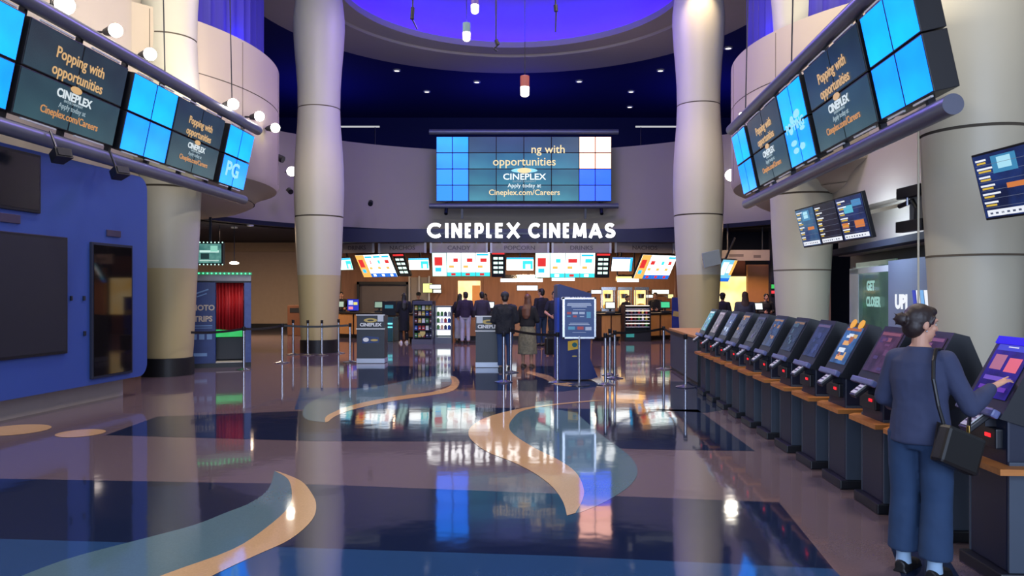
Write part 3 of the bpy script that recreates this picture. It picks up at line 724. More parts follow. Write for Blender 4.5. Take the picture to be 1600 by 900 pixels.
# hanging show-time screens
SC_B = em((34, 60, 128), .8, (20, 30, 70), 3); SC_D = em((26, 34, 66), .8, (14, 18, 40), 3); SC_T = em((60, 120, 160), .8, (26, 60, 120), 2.5)
LW = em((236, 240, 250), 1.0); LY = em((226, 190, 70), .9); LO = em((220, 130, 70), .9); LC = em((90, 190, 220), .9); LL = em((120, 130, 160), .7)
def show_rects(seed, pict):
    r = random.Random(seed); out = [(.05, .02, .98, .12, LW)]
    if pict == 1: out += [(.32, .68, .75, .95, em((70, 150, 200), .8)), (.42, .74, .66, .92, em((170, 225, 245), 1.0)), (.5, .42, .85, .5, LO)]
    if pict == 2: out += [(.25, .62, .6, .8, LC), (.55, .25, .9, .42, LO), (.05, .28, .3, .4, LO), (.6, .75, .95, .9, em((80, 150, 210), .8))]
    for q in range(6):
        z = .17 + .135 * q
        out += [(.04, z + .055, .04 + r.uniform(.18, .34), z + .085, LW), (.06, z + .01, .06 + r.uniform(.12, .26), z + .04, LY), (.03, z - .012, .97, z - .006, LL)]
    for q in range(8): x = .1 + .1 * q; out.append((x, .05, x + .05, .08, em((90, 100, 130), .7)))
    return out
def show_screen(label, p0, p1, ztop, zbot, base, seed, pict, group, arm=1.75):
    p0 = Vector(p0); p1 = Vector(p1); d = p1 - p0; w = d.length; rz_ = math.atan2(d.y, d.x)
    h = (ztop - zbot) / math.cos(R(14))
    t = thing('showtimes_screen', label, 'screen', ((p0.x + p1.x) / 2, (p0.y + p1.y) / 2, (ztop + zbot) / 2), (R(14), 0, rz_), group)
    MB().m(BLKPLAST).box((0, .035, 0), (w - .01, .07, h), bev=.008).build('housing', parent=t)
    screen('screen_face', w - .05, h - .05, base, show_rects(seed, pict), t, loc=(0, -.006, 0))
    MB().m(COLM).box((0, arm / 2 + .07, 0), (.04, arm, .04)).build('mount', parent=t)
    return t
xs_ = [14.2, 13.35, 12.45, 11.5]
for i, lb in enumerate(('narrowest showtimes screen of the hanging trio, farthest from the woman', 'middle showtimes screen of the hanging trio, dark with fine rows', 'showtimes screen of the hanging trio with orange and teal pictures')):
    show_screen(lb, (5.30, xs_[i] - .02), (5.32, xs_[i + 1] + .02), 3.22, 2.52, (SC_T, SC_D, SC_B)[i], 3 + i, (1, 0, 2)[i], 'hanging showtimes screens')
show_screen('showtimes screen on the big column beside the woman, with a bright blue picture', (5.19, 8.55), (5.26, 7.66), 3.22, 2.5, SC_B, 11, 1, 'hanging showtimes screens', 2.4)
show_screen('dark showtimes screen beside the bright blue pictured one on the big column', (5.27, 7.62), (5.34, 6.75), 3.22, 2.5, SC_D, 12, 0, 'hanging showtimes screens', 2.4)
# black wall frames beside the trio: empty screen mount
wm = thing('screen_mount', 'empty black screen mount of two bars and a bent arm beside the hanging showtimes trio', 'screen mount', (5.75, 11.05, 2.88), (0, 0, R(-88)))
MB().m(BLACKB).box((0, 0, .27), (.62, .12, .16), bev=.01).build('upper_bar', parent=wm)
MB().m(BLACKB).box((0, 0, -.22), (.66, .12, .16), bev=.01).build('lower_bar', parent=wm)
MB().m(BLACKB).tube([(-.36, .02, .1), (.0, .02, .14), (.1, .02, .02), (.08, .02, -.16)], .035, 10).build('bent_arm', parent=wm)
MB().m(STEEL).cyl((-.05, -.03, .28), (-.05, -.03, .08), .02, n=10).build('steel_pin', parent=wm)
MB().m(pm('mount_back', (120, 124, 122), .6)).box((.1, .04, .03), (.4, .03, .4)).build('back_plate', parent=wm)
MB().m(DARKSTEEL).box((0, .70, .03), (.08, 1.3, .08)).build('wall_arm', parent=wm)

# backlit glass case and poster in the dark recess
q0 = Vector((7.22, 14.05, 0)); ad = thing('display_case', 'pale framed glass case with white lettering and a grey poster panel behind the kiosks', 'display case', (7.22, 14.4, 0), (0, 0, rz - PI / 2))
# local x runs towards the viewer, -y faces the hall
def adx(px):
    t_ = (px - 800) / FPX; D = (7.22 - .14 * 14.4) / (t_ - .14); return (14.4 - D) * 1.0098, D
xa, Da = adx(1331); xb, Db = adx(1392); xc, Dc = adx(1470)
ztop = CAMZ + 36 / FPX * Da
PALE = pm('pale_frame', (222, 234, 238), .4); lamp('display_case_fill', 'AREA', (6.0, 14.0, 3.0), 45, (215, 235, 255), .8, (0, R(-60), 0))  # area light without a fixture, added to brighten the pale frame
fr = MB().m(PALE)
fr.box(((xa + xc) / 2, .0, ztop - .05), (xc - xa, .1, .12)); fr.box((xa + .32, .0, ztop / 2 + .1), (.64, .1, ztop - .2)); fr.box(((xa + xc) / 2, .02, .45), (xc - xa, .1, .7))
fr.build('frame', parent=ad)
MB().m(em((54, 74, 70), .8, (88, 112, 96), 1.5)).box(((xa + xb) / 2 + .15, .06, 1.55), (xb - xa, .03, 1.6)).build('lit_back', parent=ad)
text('lettering', 'GET', .27, em((196, 230, 226), 1.0), ad, ((xa + xb) / 2 + .06, .0, 1.83), bold=.012)
text('lettering', 'CLOSER', .27, em((196, 230, 226), 1.0), ad, ((xa + xb) / 2 + .22, .0, 1.5), bold=.012, xs=.9)
MB().m(glass('case_glass', (200, 225, 220))).box(((xa + xb) / 2 + .15, -.035, 1.5), (xb - xa - .1, .012, 1.5)).build('glass_pane', parent=ad)
MB().m(pm('poster_blue_grey', (116, 126, 150), .5, var=.06, scale=1.5)).box(((xb + xc) / 2 + .1, -.06, 1.5), (xc - xb, .04, 1.6)).build('poster_panel', parent=ad)
text('lettering', 'UPI', .34, em((238, 242, 250), 1.0), ad, (xb + (xc - xb) * .34, -.085, 1.52), bold=.02, xs=1.25)
lg = MB()
for k_, m_ in enumerate((em((40, 60, 190), .9), em((238, 242, 250), 1.0), em((120, 180, 240), .9), em((238, 242, 250), 1.0), em((40, 60, 190), .9))):
    x = xb + (xc - xb) * (.62 + .075 * k_); lg.m(m_).prism([(x, -.085, 1.40), (x + .12, -.085, 1.40), (x + .03, -.085, 1.74), (x - .09, -.085, 1.74)], (0, -.01, 0))
lg.build('logo', parent=ad)

# ================================================================ FLOOR-STANDING THINGS OF THE HALL
def stanchion(px, py, label, h=.95, grp='belt barrier stanchions'):
    p = fp(px, py); t = thing('stanchion', label, 'stanchion', p, (0, 0, 0), grp)
    MB().m(STEEL).lathe([(.005, 0), (.17, 0), (.175, .012), (.06, .035), (.03, .05), (.005, .05)], n=28).build('foot', parent=t, smooth=True)
    MB().m(STEEL).cyl((0, 0, .03), (0, 0, h - .06), .029, n=16).build('post', parent=t, smooth=True)
    MB().m(BLACKB).lathe([(.005, h), (.036, h), (.038, h - .08), (.03, h - .09), (.005, h - .09)], n=16).build('belt_head', parent=t, smooth=True)
    return p
S = {}
for k_, px, py, lb in (('a', 381, 578, 'chrome stanchion in front of the red photo booth curtain'), ('b', 441, 567, 'chrome stanchion standing alone between photo booth and column'), ('c', 458, 554, 'chrome stanchion behind, just outside the near edge of the column'),
        ('d', 481, 555, 'chrome stanchion before the column base, nearer the photo booth of two'), ('e', 503, 555, 'chrome stanchion before the column base, nearer the lecterns of two'), ('f', 529, 552, 'chrome stanchion touching the far edge of the column'),
        ('g', 547, 566, 'chrome stanchion beside the lectern that stands free'), ('h', 787, 597, 'chrome stanchion in front of the person in a cap'), ('i', 798, 582, 'chrome stanchion between the person in a cap and the floral skirt'),
        ('j', 871, 598, 'chrome stanchion before the blue gift card totem, queue side'), ('l', 946, 601, 'chrome stanchion nearest the gift card totem of the cluster of three'), ('m', 953, 586, 'chrome stanchion in the cluster of three, farthest back'),
        ('n', 960.5, 591, 'chrome stanchion in the cluster of three, nearest the kiosks'), ('o', 1037, 577, 'chrome stanchion at the far corner of the service counter'), ('p', 1071, 605, 'chrome stanchion at the near corner of the service counter')):
    S[k_] = stanchion(px, py, lb)
def belt(a, b, label, z=.90, sag=.03):
    a = Vector((a.x, a.y, z)); b = Vector((b.x, b.y, z)); d = (b - a); L = d.length; d.normalize(); a = a + d * .04; b = b - d * .04
    m_ = MB().m(BLACKB); n_ = 10; nrm = Vector((-d.y, d.x, 0)) * .0015
    P = [a.lerp(b, i / n_) - Vector((0, 0, sag * 4 * (i / n_) * (1 - i / n_))) for i in range(n_ + 1)]
    for i in range(n_):
        m_.prism([P[i] - Vector((0, 0, .025)), P[i + 1] - Vector((0, 0, .025)), P[i + 1] + Vector((0, 0, .025)), P[i] + Vector((0, 0, .025))], nrm * 2)
    tag(m_.build('barrier_belt'), label, 'belt', 'black barrier belts')
belt(fp(296, 590), S['a'], 'black barrier belt crossing in front of the red photo booth curtain'); belt(S['a'], S['b'], 'black barrier belt from the photo booth stanchion to the free-standing one'); belt(S['b'], S['g'], 'long black barrier belt in front of the column')
belt(S['i'], S['j'], 'black barrier belt behind the floral skirt'); belt(S['l'], S['n'], 'short black barrier belt inside the cluster of three stanchions'); belt(S['n'], S['o'], 'long black barrier belt from the cluster to the service counter'); belt(S['o'], S['p'], 'black barrier belt along the front of the service counter')

GOLD = pm('gold_print', (190, 170, 96), .5); WHP = pm('white_print', (226, 230, 236), .5)
def lectern(px, py, w, label, sticker):
    p = fp(px, py); t = thing('queue_lectern', label, 'lectern', p, (0, 0, 0), 'black queue lecterns')
    dp = .5
    MB().m(pm('lectern_black', (22, 27, 38), .4)).prism([(-w / 2, 0, .12), (-w / 2, dp, .12), (-w / 2, dp, 1.14), (-w / 2, 0, 1.18)], (w, 0, 0)).build('body', parent=t)
    MB().m(pm('lectern_kick', (170, 180, 196), .35, metal=.3)).box((0, dp / 2, .065), (w + .01, dp + .01, .11)).build('kick_plate', parent=t)
    MB().m(BLACKB).box((0, dp / 2, .005), (w - .04, dp - .04, .01)).build('glides', parent=t)
    for z in (1.16, .83): MB().m(WHP).box((0, -.008, z), (w + .03, .02, .022)).build('white_strip', parent=t)
    ring_emblem('emblem', .16, .05, .5, GOLD, t, (.0, -.003, 1.035))
    text('lettering', 'CINEPLEX', .105, WHP, t, (0, -.004, .925), bold=.004, xs=1.1)
    if sticker:
        MB().m(em((48, 84, 170), .25)).prism([(-.2, -.003, .48), (.2, -.003, .5), (.2, -.003, .63), (-.1, -.003, .66), (-.2, -.003, .62)], (0, -.004, 0)).build('blue_sticker', parent=t)
        MB().m(WHP).prism(ell_pts(-.11, .57, .07, .05, -.008), (0, -.002, 0)).m(GOLD).prism(ell_pts(.09, .56, .09, .025, -.008), (0, -.002, 0)).build('sticker_print', parent=t)
        MB().m(pm('paper_sheet', (196, 206, 220), .7)).box((w / 2 - .09, -.012, 1.08), (.14, .004, .15)).build('paper_notice', parent=t)
    else: MB().m(pm('paper_sheet', (196, 206, 220), .7)).box((-w / 2 + .09, -.012, 1.08), (.14, .004, .15)).build('paper_notice', parent=t)
lectern(579, 568, .66, 'black queue lectern with gold emblem and blue sticker beside the column', True)
lectern(764, 574.5, .60, 'black queue lectern partly hidden by the person in a cap', False)

# gift card totem and the framed notice before it
tp = fp(900, 598); D = tp.y + .35
tot = thing('gift_card_totem', 'tall navy gift card totem with a slanted top in the middle of the hall', 'totem', (tp.x, D, 0), (0, 0, R(6)))
u = D / FPX
NAVT = pm('totem_navy', (22, 40, 104), .4)
MB().m(NAVT).prism([(-27 * u, 0, .02), (27 * u, 0, .02), (37 * u, 0, .06), (25 * u, 0, .42), (27 * u, 0, 1.68), (-23 * u, 0, 1.86), (-27 * u, 0, 1.84)], (0, .45, 0)).build('body', parent=tot)
MB().m(pm('totem_edge', (34, 72, 190), .4)).prism([(-27.5 * u, -.008, .02), (-24 * u, -.008, .02), (-24 * u, -.008, 1.6), (-27.5 * u, -.008, 1.6)], (0, .3, 0)).build('blue_edge', parent=tot)
text('lettering', 'GIFT CARDS', .085, WHP, tot, (-.03, -.006, 1.58), bold=.003, rot=(R(90), 0, 0))
pc_ = MB().m(pm('yellow_card', (226, 186, 60), .5)).prism([(-.13, -.004, .58), (.12, -.004, .62), (.12, -.004, .79), (-.13, -.004, .76)], (0, -.004, 0)); pc_.build('yellow_card', parent=tot)
MB().m(pm('teal_print', (24, 110, 120), .5)).prism(ell_pts(0, .69, .05, .045, -.009), (0, -.002, 0)).build('card_print', parent=tot)
MB().m(GOLD).prism(ell_pts(0, .47, .05, .015, -.002), (0, -.002, 0)).build('small_print', parent=tot)
np_ = fp(905, 602); u = np_.y / FPX
ns = thing('notice_stand', 'silver framed blue notice on a chrome stand before the gift card totem', 'notice stand', np_)
MB().m(STEEL).lathe([(.005, 0), (.19, 0), (.195, .012), (.06, .04), (.005, .05)], n=28).build('foot', parent=ns, smooth=True)
MB().m(STEEL).cyl((0, 0, .03), (0, 0, .9), .026, n=14).build('post', parent=ns, smooth=True)
fw, fh = 53 * u, 65 * u; fz = CAMZ - (497 - HZ) * u
f = MB().m(STEEL)
for c_, s_ in (((0, 0, fh / 2 - .02), (fw, .04, .04)), ((0, 0, -fh / 2 + .02), (fw, .04, .04)), ((-fw / 2 + .025, 0, 0), (.05, .04, fh)), ((fw / 2 - .02, 0, 0), (.04, .04, fh))): f.box(c_, s_, bev=.006)
f.build('frame', parent=ns, loc=(0, 0, fz))
NB = pm('notice_blue', (48, 78, 134), .4); NW = pm('notice_white', (190, 204, 224), .5); NR = pm('notice_red', (190, 80, 80), .5); NT = pm('notice_teal', (96, 170, 200), .5)
rr_ = [(.12, .86, .88, .89, NW), (.10, .82, .9, .85, NW), (.25, .78, .75, .805, NW), (.3, .71, .7, .725, NW), (.1, .60, .24, .66, NR), (.28, .60, .46, .66, NW), (.5, .60, .68, .66, NW), (.74, .5, .88, .66, NT), (.1, .53, .22, .56, NT), (.3, .52, .42, .57, NR), (.52, .53, .66, .55, NW),
      (.2, .36, .8, .375, NW), (.16, .32, .84, .345, NW), (.14, .2, .36, .28, NT), (.44, .2, .64, .28, NR), (.7, .18, .9, .27, NW), (.28, .12, .72, .13, NW)]
screen('notice_sheet', fw - .06, fh - .06, NB, rr_, ns, loc=(0, .0, fz), th=.012)

# photo booth
pb0 = at(303, 578, 17.2); u = 17.2 / FPX
pb = thing('photo_booth', 'blue photo strip booth with a red curtain and green light strip on top', 'photo booth', (at(298, 578, 17.2).x, 17.2, 0), (0, 0, R(19)))
PBB = pm('booth_blue', (34, 62, 132), .45, var=.25, scale=3, rgb2=(16, 30, 84)); PBD = BLACKB
w1, w2, wt = .52, 1.13, 1.28; H_ = 2.16
MB().m(PBB).box((w1 / 2 - .1, .45, .1 + .93), (w1 + .2, .9, 1.9), bev=.01).build('printed_side', parent=pb)
MB().m(BLACKB).box((wt / 2 - .1, .45, .05), (wt + .2, .9, .1)).build('base', parent=pb)
MB().m(BLACKB).box((w1 + .32, .85, 1.0), (.66, .06, 1.9)).build('cabin_back', parent=pb)
MB().m(pm('booth_strip', (70, 90, 150), .45, var=.3, scale=9, rgb2=(26, 44, 110))).box(((w2 + wt) / 2, .3, 1.03), (wt - w2, .6, 1.9), bev=.006).build('printed_jamb', parent=pb)
MB().m(pm('booth_header', (150, 150, 156), .5, var=.2)).box((wt / 2 - .1, .45, 2.03), (wt + .2, .92, .13)).build('header', parent=pb)
MB().m(BLACKB).box((wt / 2 - .1, .45, 1.945), (wt + .2, .9, .04)).build('header_shadow_trim', parent=pb)
MB().m(em((10, 120, 60), .8)).box((wt / 2 - .1, -.02, 2.13), (wt + .24, .05, .06)).build('green_tube', parent=pb)
gl = em((80, 255, 160), 2.2)
for k_ in range(16): MB().m(gl).ball((-.1 + .09 * k_, -.05, 2.13), .018, 8).build('green_bulb', parent=pb)
cu = MB().m(pm('red_velvet', (190, 22, 30), .6, var=.2, scale=4, stretch=(8, 8, .4)))
n_ = 60; lo = []; hi = []
for i in range(n_ + 1):
    x = w1 + .02 + (w2 - w1 - .03) * i / n_; y = .12 + .03 * math.sin(i * .85) + .012 * math.sin(i * 2.3)
    lo.append(cu.bm.verts.new((x, y, .86 - .02 * math.sin(i / n_ * 3)))); hi.append(cu.bm.verts.new((x, y, 1.93)))
for i in range(n_): cu.bm.faces.new((lo[i], lo[i + 1], hi[i + 1], hi[i]))
cur = cu.build('curtain', parent=pb, smooth=True); cur.modifiers.new('t', 'SOLIDIFY').thickness = .008
lamp('booth_lamp', 'POINT', pb.location + Vector((.85, .55, 1.7)), 8, (255, 200, 170), .05)
MB().m(em((20, 190, 70), .8, (30, 210, 100), 4)).box(((w1 + w2) / 2, .3, .76), (w2 - w1, .04, .17)).build('green_panel', parent=pb)
MB().m(pm('booth_floor', (210, 206, 200), .5)).box(((w1 + w2) / 2, .35, .105), (w2 - w1, .6, .02)).build('booth_floor', parent=pb)
MB().m(pm('booth_seat', (22, 22, 28), .5)).box(((w1 + w2) / 2, .6, .4), (w2 - w1, .35, .5)).build('bench', parent=pb)
text('lettering', 'PHOTO', .17, pm('booth_cream', (206, 190, 168), .5), pb, (.22, -.006, 1.35), bold=.006, xs=.95)
text('lettering', 'STRIPS', .17, pm('booth_cream', (206, 190, 168), .5), pb, (.22, -.006, 1.10), bold=.006, xs=.95)
for k_ in range(3): MB().m(pm('booth_pale_blue', (112, 150, 200), .5)).box((.07 + .16 * k_, -.003, .70), (.11, .006, .12)).build('printed_picture', parent=pb)
for x, z, w, h, a in ((.23, 1.72, .3, .03, -20), (.23, 1.64, .22, .025, -20), (.2, .30, .28, .07, 0), (.22, .95, .46, .02, 0), (.22, .90, .46, .015, 0)):
    MB().m(pm('booth_pale_blue', (112, 150, 200), .5)).box((x, -.003, z), (w, .006, h), Euler((0, R(a), 0))).build('printed_stripe', parent=pb)
# marquee box with bulbs above the booth
ms = thing('marquee_sign', 'small lit marquee box edged with bulbs above the photo booth', 'sign', at(327, 396, 21.5), (0, 0, R(4)))
MB().m(BLACKB).box((0, .1, 0), (.74, .2, .62), bev=.01).build('box', parent=ms)
screen('lit_face', .66, .54, em((60, 120, 118), .8, (110, 170, 160), 4), [(.1, .55, .9, .66, em((200, 240, 230), 1.0)), (.15, .2, .5, .5, em((30, 60, 60), .8)), (.55, .6, .85, .9, em((150, 220, 200), .9)), (.1, .1, .9, .16, em((200, 230, 220), .9))], ms, loc=(0, -.008, 0))
for k_ in range(8):
    for z in (-.31, .31): MB().m(em((200, 255, 240), 1.5)).ball((-.36 + .103 * k_, 0, z), .02, 8).build('bulb', parent=ms)
MB().m(DARKSTEEL).box((0, .1, 1.0), (.06, .06, 1.45)).build('hanger', parent=ms)
for px, lb in ((343, 'wall lamp glowing above the photo booth, nearer the marquee box of two'), (366, 'wall lamp glowing above the photo booth, nearer the column of two')):
    p = at(px, 411, 26.3); t = thing('hanging_lamp', lb, 'lamp', p)
    MB().m(em((255, 236, 205), 14.0)).ball((0, 0, 0), (.16, .16, .05), 16).build('lamp_disc', parent=t, smooth=True)
    MB().m(DARKSTEEL).cyl((0, 0, .03), (0, 0, 4.02 - p.z), .015, n=6).build('cord', parent=t)
# far left odds and ends behind the column
hp = fp(466, 522); t = thing('waste_bin', 'brown wooden waste bin behind the column', 'bin', (hp.x + .2, 30.5, 0))
MB().m(pm('bin_brown', (104, 64, 40), .5)).box((0, 0, .6), (.6, .6, 1.2), bev=.02).build('bin_body', parent=t); MB().m(BLACKB).box((0, -.302, 1.0), (.4, .02, .18)).build('bin_opening', parent=t)
# ================================================================ CONCESSION STAND
MW = em((250, 252, 250), 2.6); MTEAL = em((50, 190, 195), 1.8); MBLUE = em((30, 110, 220), 1.2); MRED = em((220, 50, 50), 1.2); MORG = em((250, 180, 90), 1.3); MPALE = em((200, 235, 225), 1.8); MBLK = em((14, 18, 22), .5); MCYAN = em((40, 170, 235), 1.8); MGRN = em((60, 150, 110), 1.0)
def menu_rects(seed, n):
    r = random.Random(seed); out = [(0, 0, 1, .17, MTEAL if seed % 2 else MBLUE)]
    for i in range(n):
        x0 = i / n; w = 1 / n
        if i == 0: out += [(x0, .0, x0 + w, 1, MORG if n > 3 and seed % 2 == 0 else MPALE), (x0 + .15 * w, .45, x0 + .7 * w, .8, MRED), (x0 + .2 * w, .2, x0 + .6 * w, .36, MCYAN)]
        else:
            out += [(x0 + .08 * w, .86, x0 + .9 * w, .95, MPALE if r.random() < .5 else MCYAN), (x0 + r.uniform(.2, .5) * w, .6, x0 + r.uniform(.6, .85) * w, .76, MRED if r.random() < .4 else MTEAL), (x0 + .15 * w, .35, x0 + .5 * w, .46, MORG), (x0 + .55 * w, .26, x0 + .85 * w, .34, MPALE), (x0 + .3 * w, .03, x0 + .6 * w, .13, MRED if r.random() < .5 else MW)]
        if i: out.append((x0 - .006, 0, x0 + .006, 1, em((120, 150, 160), .8)))
    return out
def nutri_rects():
    out = [(0, .92, 1, 1, MRED)]
    for j in range(4):
        for i in range(2): out.append((.12 + .42 * i, .14 + .19 * j, .46 + .42 * i, .24 + .19 * j, MPALE))
    return out
TVR = [(0, .86, 1, 1, MCYAN), (.6, .1, .98, .75, MTEAL), (.7, .05, .9, .5, MPALE), (.03, .05, .55, .8, MW)]
def menu(label, px0, px1, y0, y1, D, rz_, tilt, base, rects, name='menu_screen', grp='menu screens over the counter'):
    h = (y1 - y0) / FPX * D / max(.3, math.cos(R(tilt))); w = (px1 - px0) / FPX * D / math.cos(R(rz_))
    p = at((px0 + px1) / 2, (y0 + y1) / 2, D)
    t = thing(name, label, 'menu screen', p, (R(tilt), 0, R(rz_)), grp)
    MB().m(BLKPLAST).box((0, .05, 0), (w, .09, h), bev=.008).build('housing', parent=t)
    screen('screen_face', w - .03, h - .03, base, rects, t, loc=(0, -.004, 0))
    MB().m(DARKSTEEL).box((0, .16, h * .2), (.1, .14, .1)).build('mount', parent=t)
    zt = (3.47 - p.z) / math.cos(R(tilt)); MB().m(DARKSTEEL).box((0, .2, (h * .2 + zt) / 2), (.05, .05, zt - h * .2)).build('hanger', parent=t)
menu('half hidden teal menu screen behind the plain hourglass column', 526, 552, 403, 422, 28.4, -38, 20, MPALE, TVR)
menu('four-column menu screen slanted at the nachos end beside the plain column', 557, 618, 398, 433, 27.8, -36, 30, MW, menu_rects(2, 4))
menu('black price list with red header next to the slanted menu near the plain column', 618, 637, 397, 432, 27.3, -28, 30, MBLK, nutri_rects())
menu('teal wave screen between two price lists under the NACHOS panel', 638, 671, 403, 422, 27.0, -12, 14, MW, TVR)
menu('large bright menu screen under the CANDY panel', 675, 766, 394, 432, 27.0, 0, 16, MW, menu_rects(1, 4))
menu('black price list with red header beside the large CANDY menu', 768, 789, 394, 433, 27.0, 0, 16, MBLK, nutri_rects())
menu('teal wave screen in the middle under the POPCORN panel', 791, 834, 402, 423, 27.0, 0, 10, MW, TVR)
menu('large bright menu screen under the DRINKS panel', 836, 930, 395, 434, 27.0, 0, 16, MW, menu_rects(3, 4))
menu('black price list with red header beside the large DRINKS menu', 931, 953, 396, 434, 27.0, 4, 16, MBLK, nutri_rects())
menu('white and cyan screen next to the slanted menu near the spotlit column', 955, 989, 402, 424, 27.0, 14, 16, MW, [(0, .9, 1, 1, MBLUE), (.88, 0, 1, 1, MCYAN)])
menu('four-column menu screen slanted beside the spotlit column', 993, 1056, 399, 436, 27.8, 36, 30, MW, menu_rects(4, 4))
menu('tilted blue menu screen seen past the far side of the spotlit column', 1119, 1149, 406, 440, 26.5, 40, 28, em((120, 200, 230), 1.2), [(0, 0, 1, .15, MBLUE), (.1, .3, .5, .9, MPALE), (.55, .4, .9, .8, MW), (.8, .3, 1, 1, MORG)])
# category signs above the menus
def csign(body, px0, px1, D, rz_, label):
    p = at((px0 + px1) / 2, 387.5, D); w = (px1 - px0) / FPX * D / math.cos(R(rz_)); h = 15 / FPX * D
    t = thing('category_sign', label, 'sign', p, (0, 0, R(rz_)), 'category signs over the menus')
    MB().m(GREYSIGN).box((0, .02, 0), (w, .04, h), bev=.004).build('panel', parent=t)
    text('lettering', body, .2, pm('sign_dark_print', (74, 66, 74), .5), t, (0, -.003, 0), bold=.004, xs=1.15)
    for s in (-1, 1): MB().m(pm('sign_post', (168, 172, 184), .4)).box((s * (w / 2 - .03), -.01, 0), (.07, .05, h + .02)).build('end_strip', parent=t)
    for s in (-1, 1): MB().m(DARKSTEEL).box((s * w * .3, .05, h / 2 + .09), (.05, .05, .2)).build('hanger', parent=t)
csign('DRINKS', 528, 587, 27.5, -26, 'grey sign panel reading DRINKS beside the plain column'); csign('NACHOS', 590, 667, 26.95, -13, 'grey sign panel reading NACHOS beside the plain column'); csign('CANDY', 672, 762, 26.7, 0, 'grey sign panel reading CANDY')
csign('POPCORN', 766, 858, 26.7, 0, 'grey sign panel reading POPCORN'); csign('DRINKS', 862, 955, 26.7, 0, 'grey sign panel reading DRINKS between POPCORN and NACHOS'); csign('NACHOS', 959, 1056, 27.1, 14, 'grey sign panel reading NACHOS beside the spotlit column')

# ---- counters
def counter(label, a, b, depth, panels, top=.97, flip=1):
    a = Vector((a[0], a[1], 0)); b = Vector((b[0], b[1], 0)); d = b - a; L = d.length; rz_ = math.atan2(d.y, d.x)
    t = thing('concession_counter', label, 'counter', (a + b) / 2, (0, 0, rz_))
    MB().m(pm('counter_core', (46, 34, 32), .5)).box((0, depth / 2 + .03, .5), (L, depth - .06, .8)).build('carcass', parent=t)
    MB().m(BLACKB).box((0, depth / 2 + .05, .05), (L - .06, depth - .1, .1)).build('plinth', parent=t)
    MB().m(pm('counter_black_top', (26, 26, 30), .3)).box((0, depth / 2 - .02, top - .03), (L + .06, depth + .06, .06), bev=.008).build('worktop', parent=t)
    for x0, x1 in panels: MB().m(TANWOOD).box(((x0 + x1) / 2 * L - L / 2, .01, .53), ((x1 - x0) * L - .03, .04, .74), bev=.004).build('wood_panel', parent=t)
    return t
def P2(px, D): v = at(px, 500, D); return (v.x, v.y)
counter('tan panelled counter beside the plain hourglass column', P2(520, 29.0), P2(606, 27.4), .7, [(0, .38), (.4, .72), (.74, 1)])
counter('counter section with tan wood end panels beside the candy rack', P2(636, 26.7), P2(658, 26.3), .7, [(0, .6), (.6, 1)])
counter('long serving counter behind the queue of people', P2(710, 27.2), P2(922, 27.2), .7, [(0, .2), (.22, .4), (.42, .6), (.62, .8), (.82, 1)])
counter('tan panelled counter between the gift card totem and the snack cooler', P2(940, 26.6), P2(970, 26.9), .7, [(0, .48), (.52, 1)])
counter('short tan counter near the blue banner stand', P2(1015, 27.3), P2(1050, 27.9), .7, [(0, .45), (.5, 1)])

# ---- chest cooler with teal glow, candy rack, lit fridge, snack cooler
p = at(606, 500, 27.3); t = thing('drinks_cooler', 'open drinks cooler with a teal glow beside the dark clad person', 'cooler', (p.x + .05, 26.6, 0), (0, 0, R(-8)))
MB().m(pm('cooler_case', (44, 96, 104), .4)).box((0, .35, .42), (.5, .7, .84), bev=.02).build('case', parent=t)
MB().m(em((110, 230, 240), 1.8)).box((0, -.01, .62), (.46, .03, .05)).box((0, -.01, .50), (.46, .03, .04)).build('light_bar', parent=t)
MB().m(DARKSTEEL).box((0, .5, 1.15), (.5, .3, .5)).build('riser', parent=t); screen('lit_header', .3, .12, em((60, 130, 150), .9), (), t, loc=(0, .345, 1.2))

rack_p = P2(661, 25.4)
rk = thing('candy_rack', 'dark candy rack filled with coloured packets beside the lit fridge', 'rack', (rack_p[0], 25.3, 0), (0, 0, R(-6)))
W_, H_ = .66, 1.42
MB().m(pm('rack_grey', (70, 72, 84), .45)).box((0, .5, H_ / 2 + .05), (W_, .04, H_ - .1)).build('back_panel', parent=rk)
for s in (-1, 1): MB().m(pm('rack_grey', (70, 72, 84), .45)).box((s * (W_ / 2 - .02), .25, H_ / 2 + .05), (.04, .5, H_ - .1)).build('side_panel', parent=rk)
MB().m(pm('rack_base', (92, 96, 110), .4)).box((0, .22, .08), (W_ + .04, .6, .16)).build('base', parent=rk)
MB().m(pm('rack_header', (60, 62, 88), .5)).box((0, .2, H_ - .06), (W_, .5, .12)).build('header', parent=rk)
zs = (.22, .46, .70, .94, 1.12)
for z in zs: MB().m(DARKSTEEL).box((0, .26, z - .015), (W_ - .08, .46, .025)).build('shelf', parent=rk)
LABC = [('white', (232, 236, 240)), ('red', (176, 40, 50)), ('blue', (46, 90, 190)), ('green', (70, 140, 70)), ('gold', (220, 200, 90)), ('peach', (240, 196, 160)), ('navy', (30, 38, 84)), ('maroon', (100, 30, 44))]
rr = random.Random(4); RZ = R(-6)
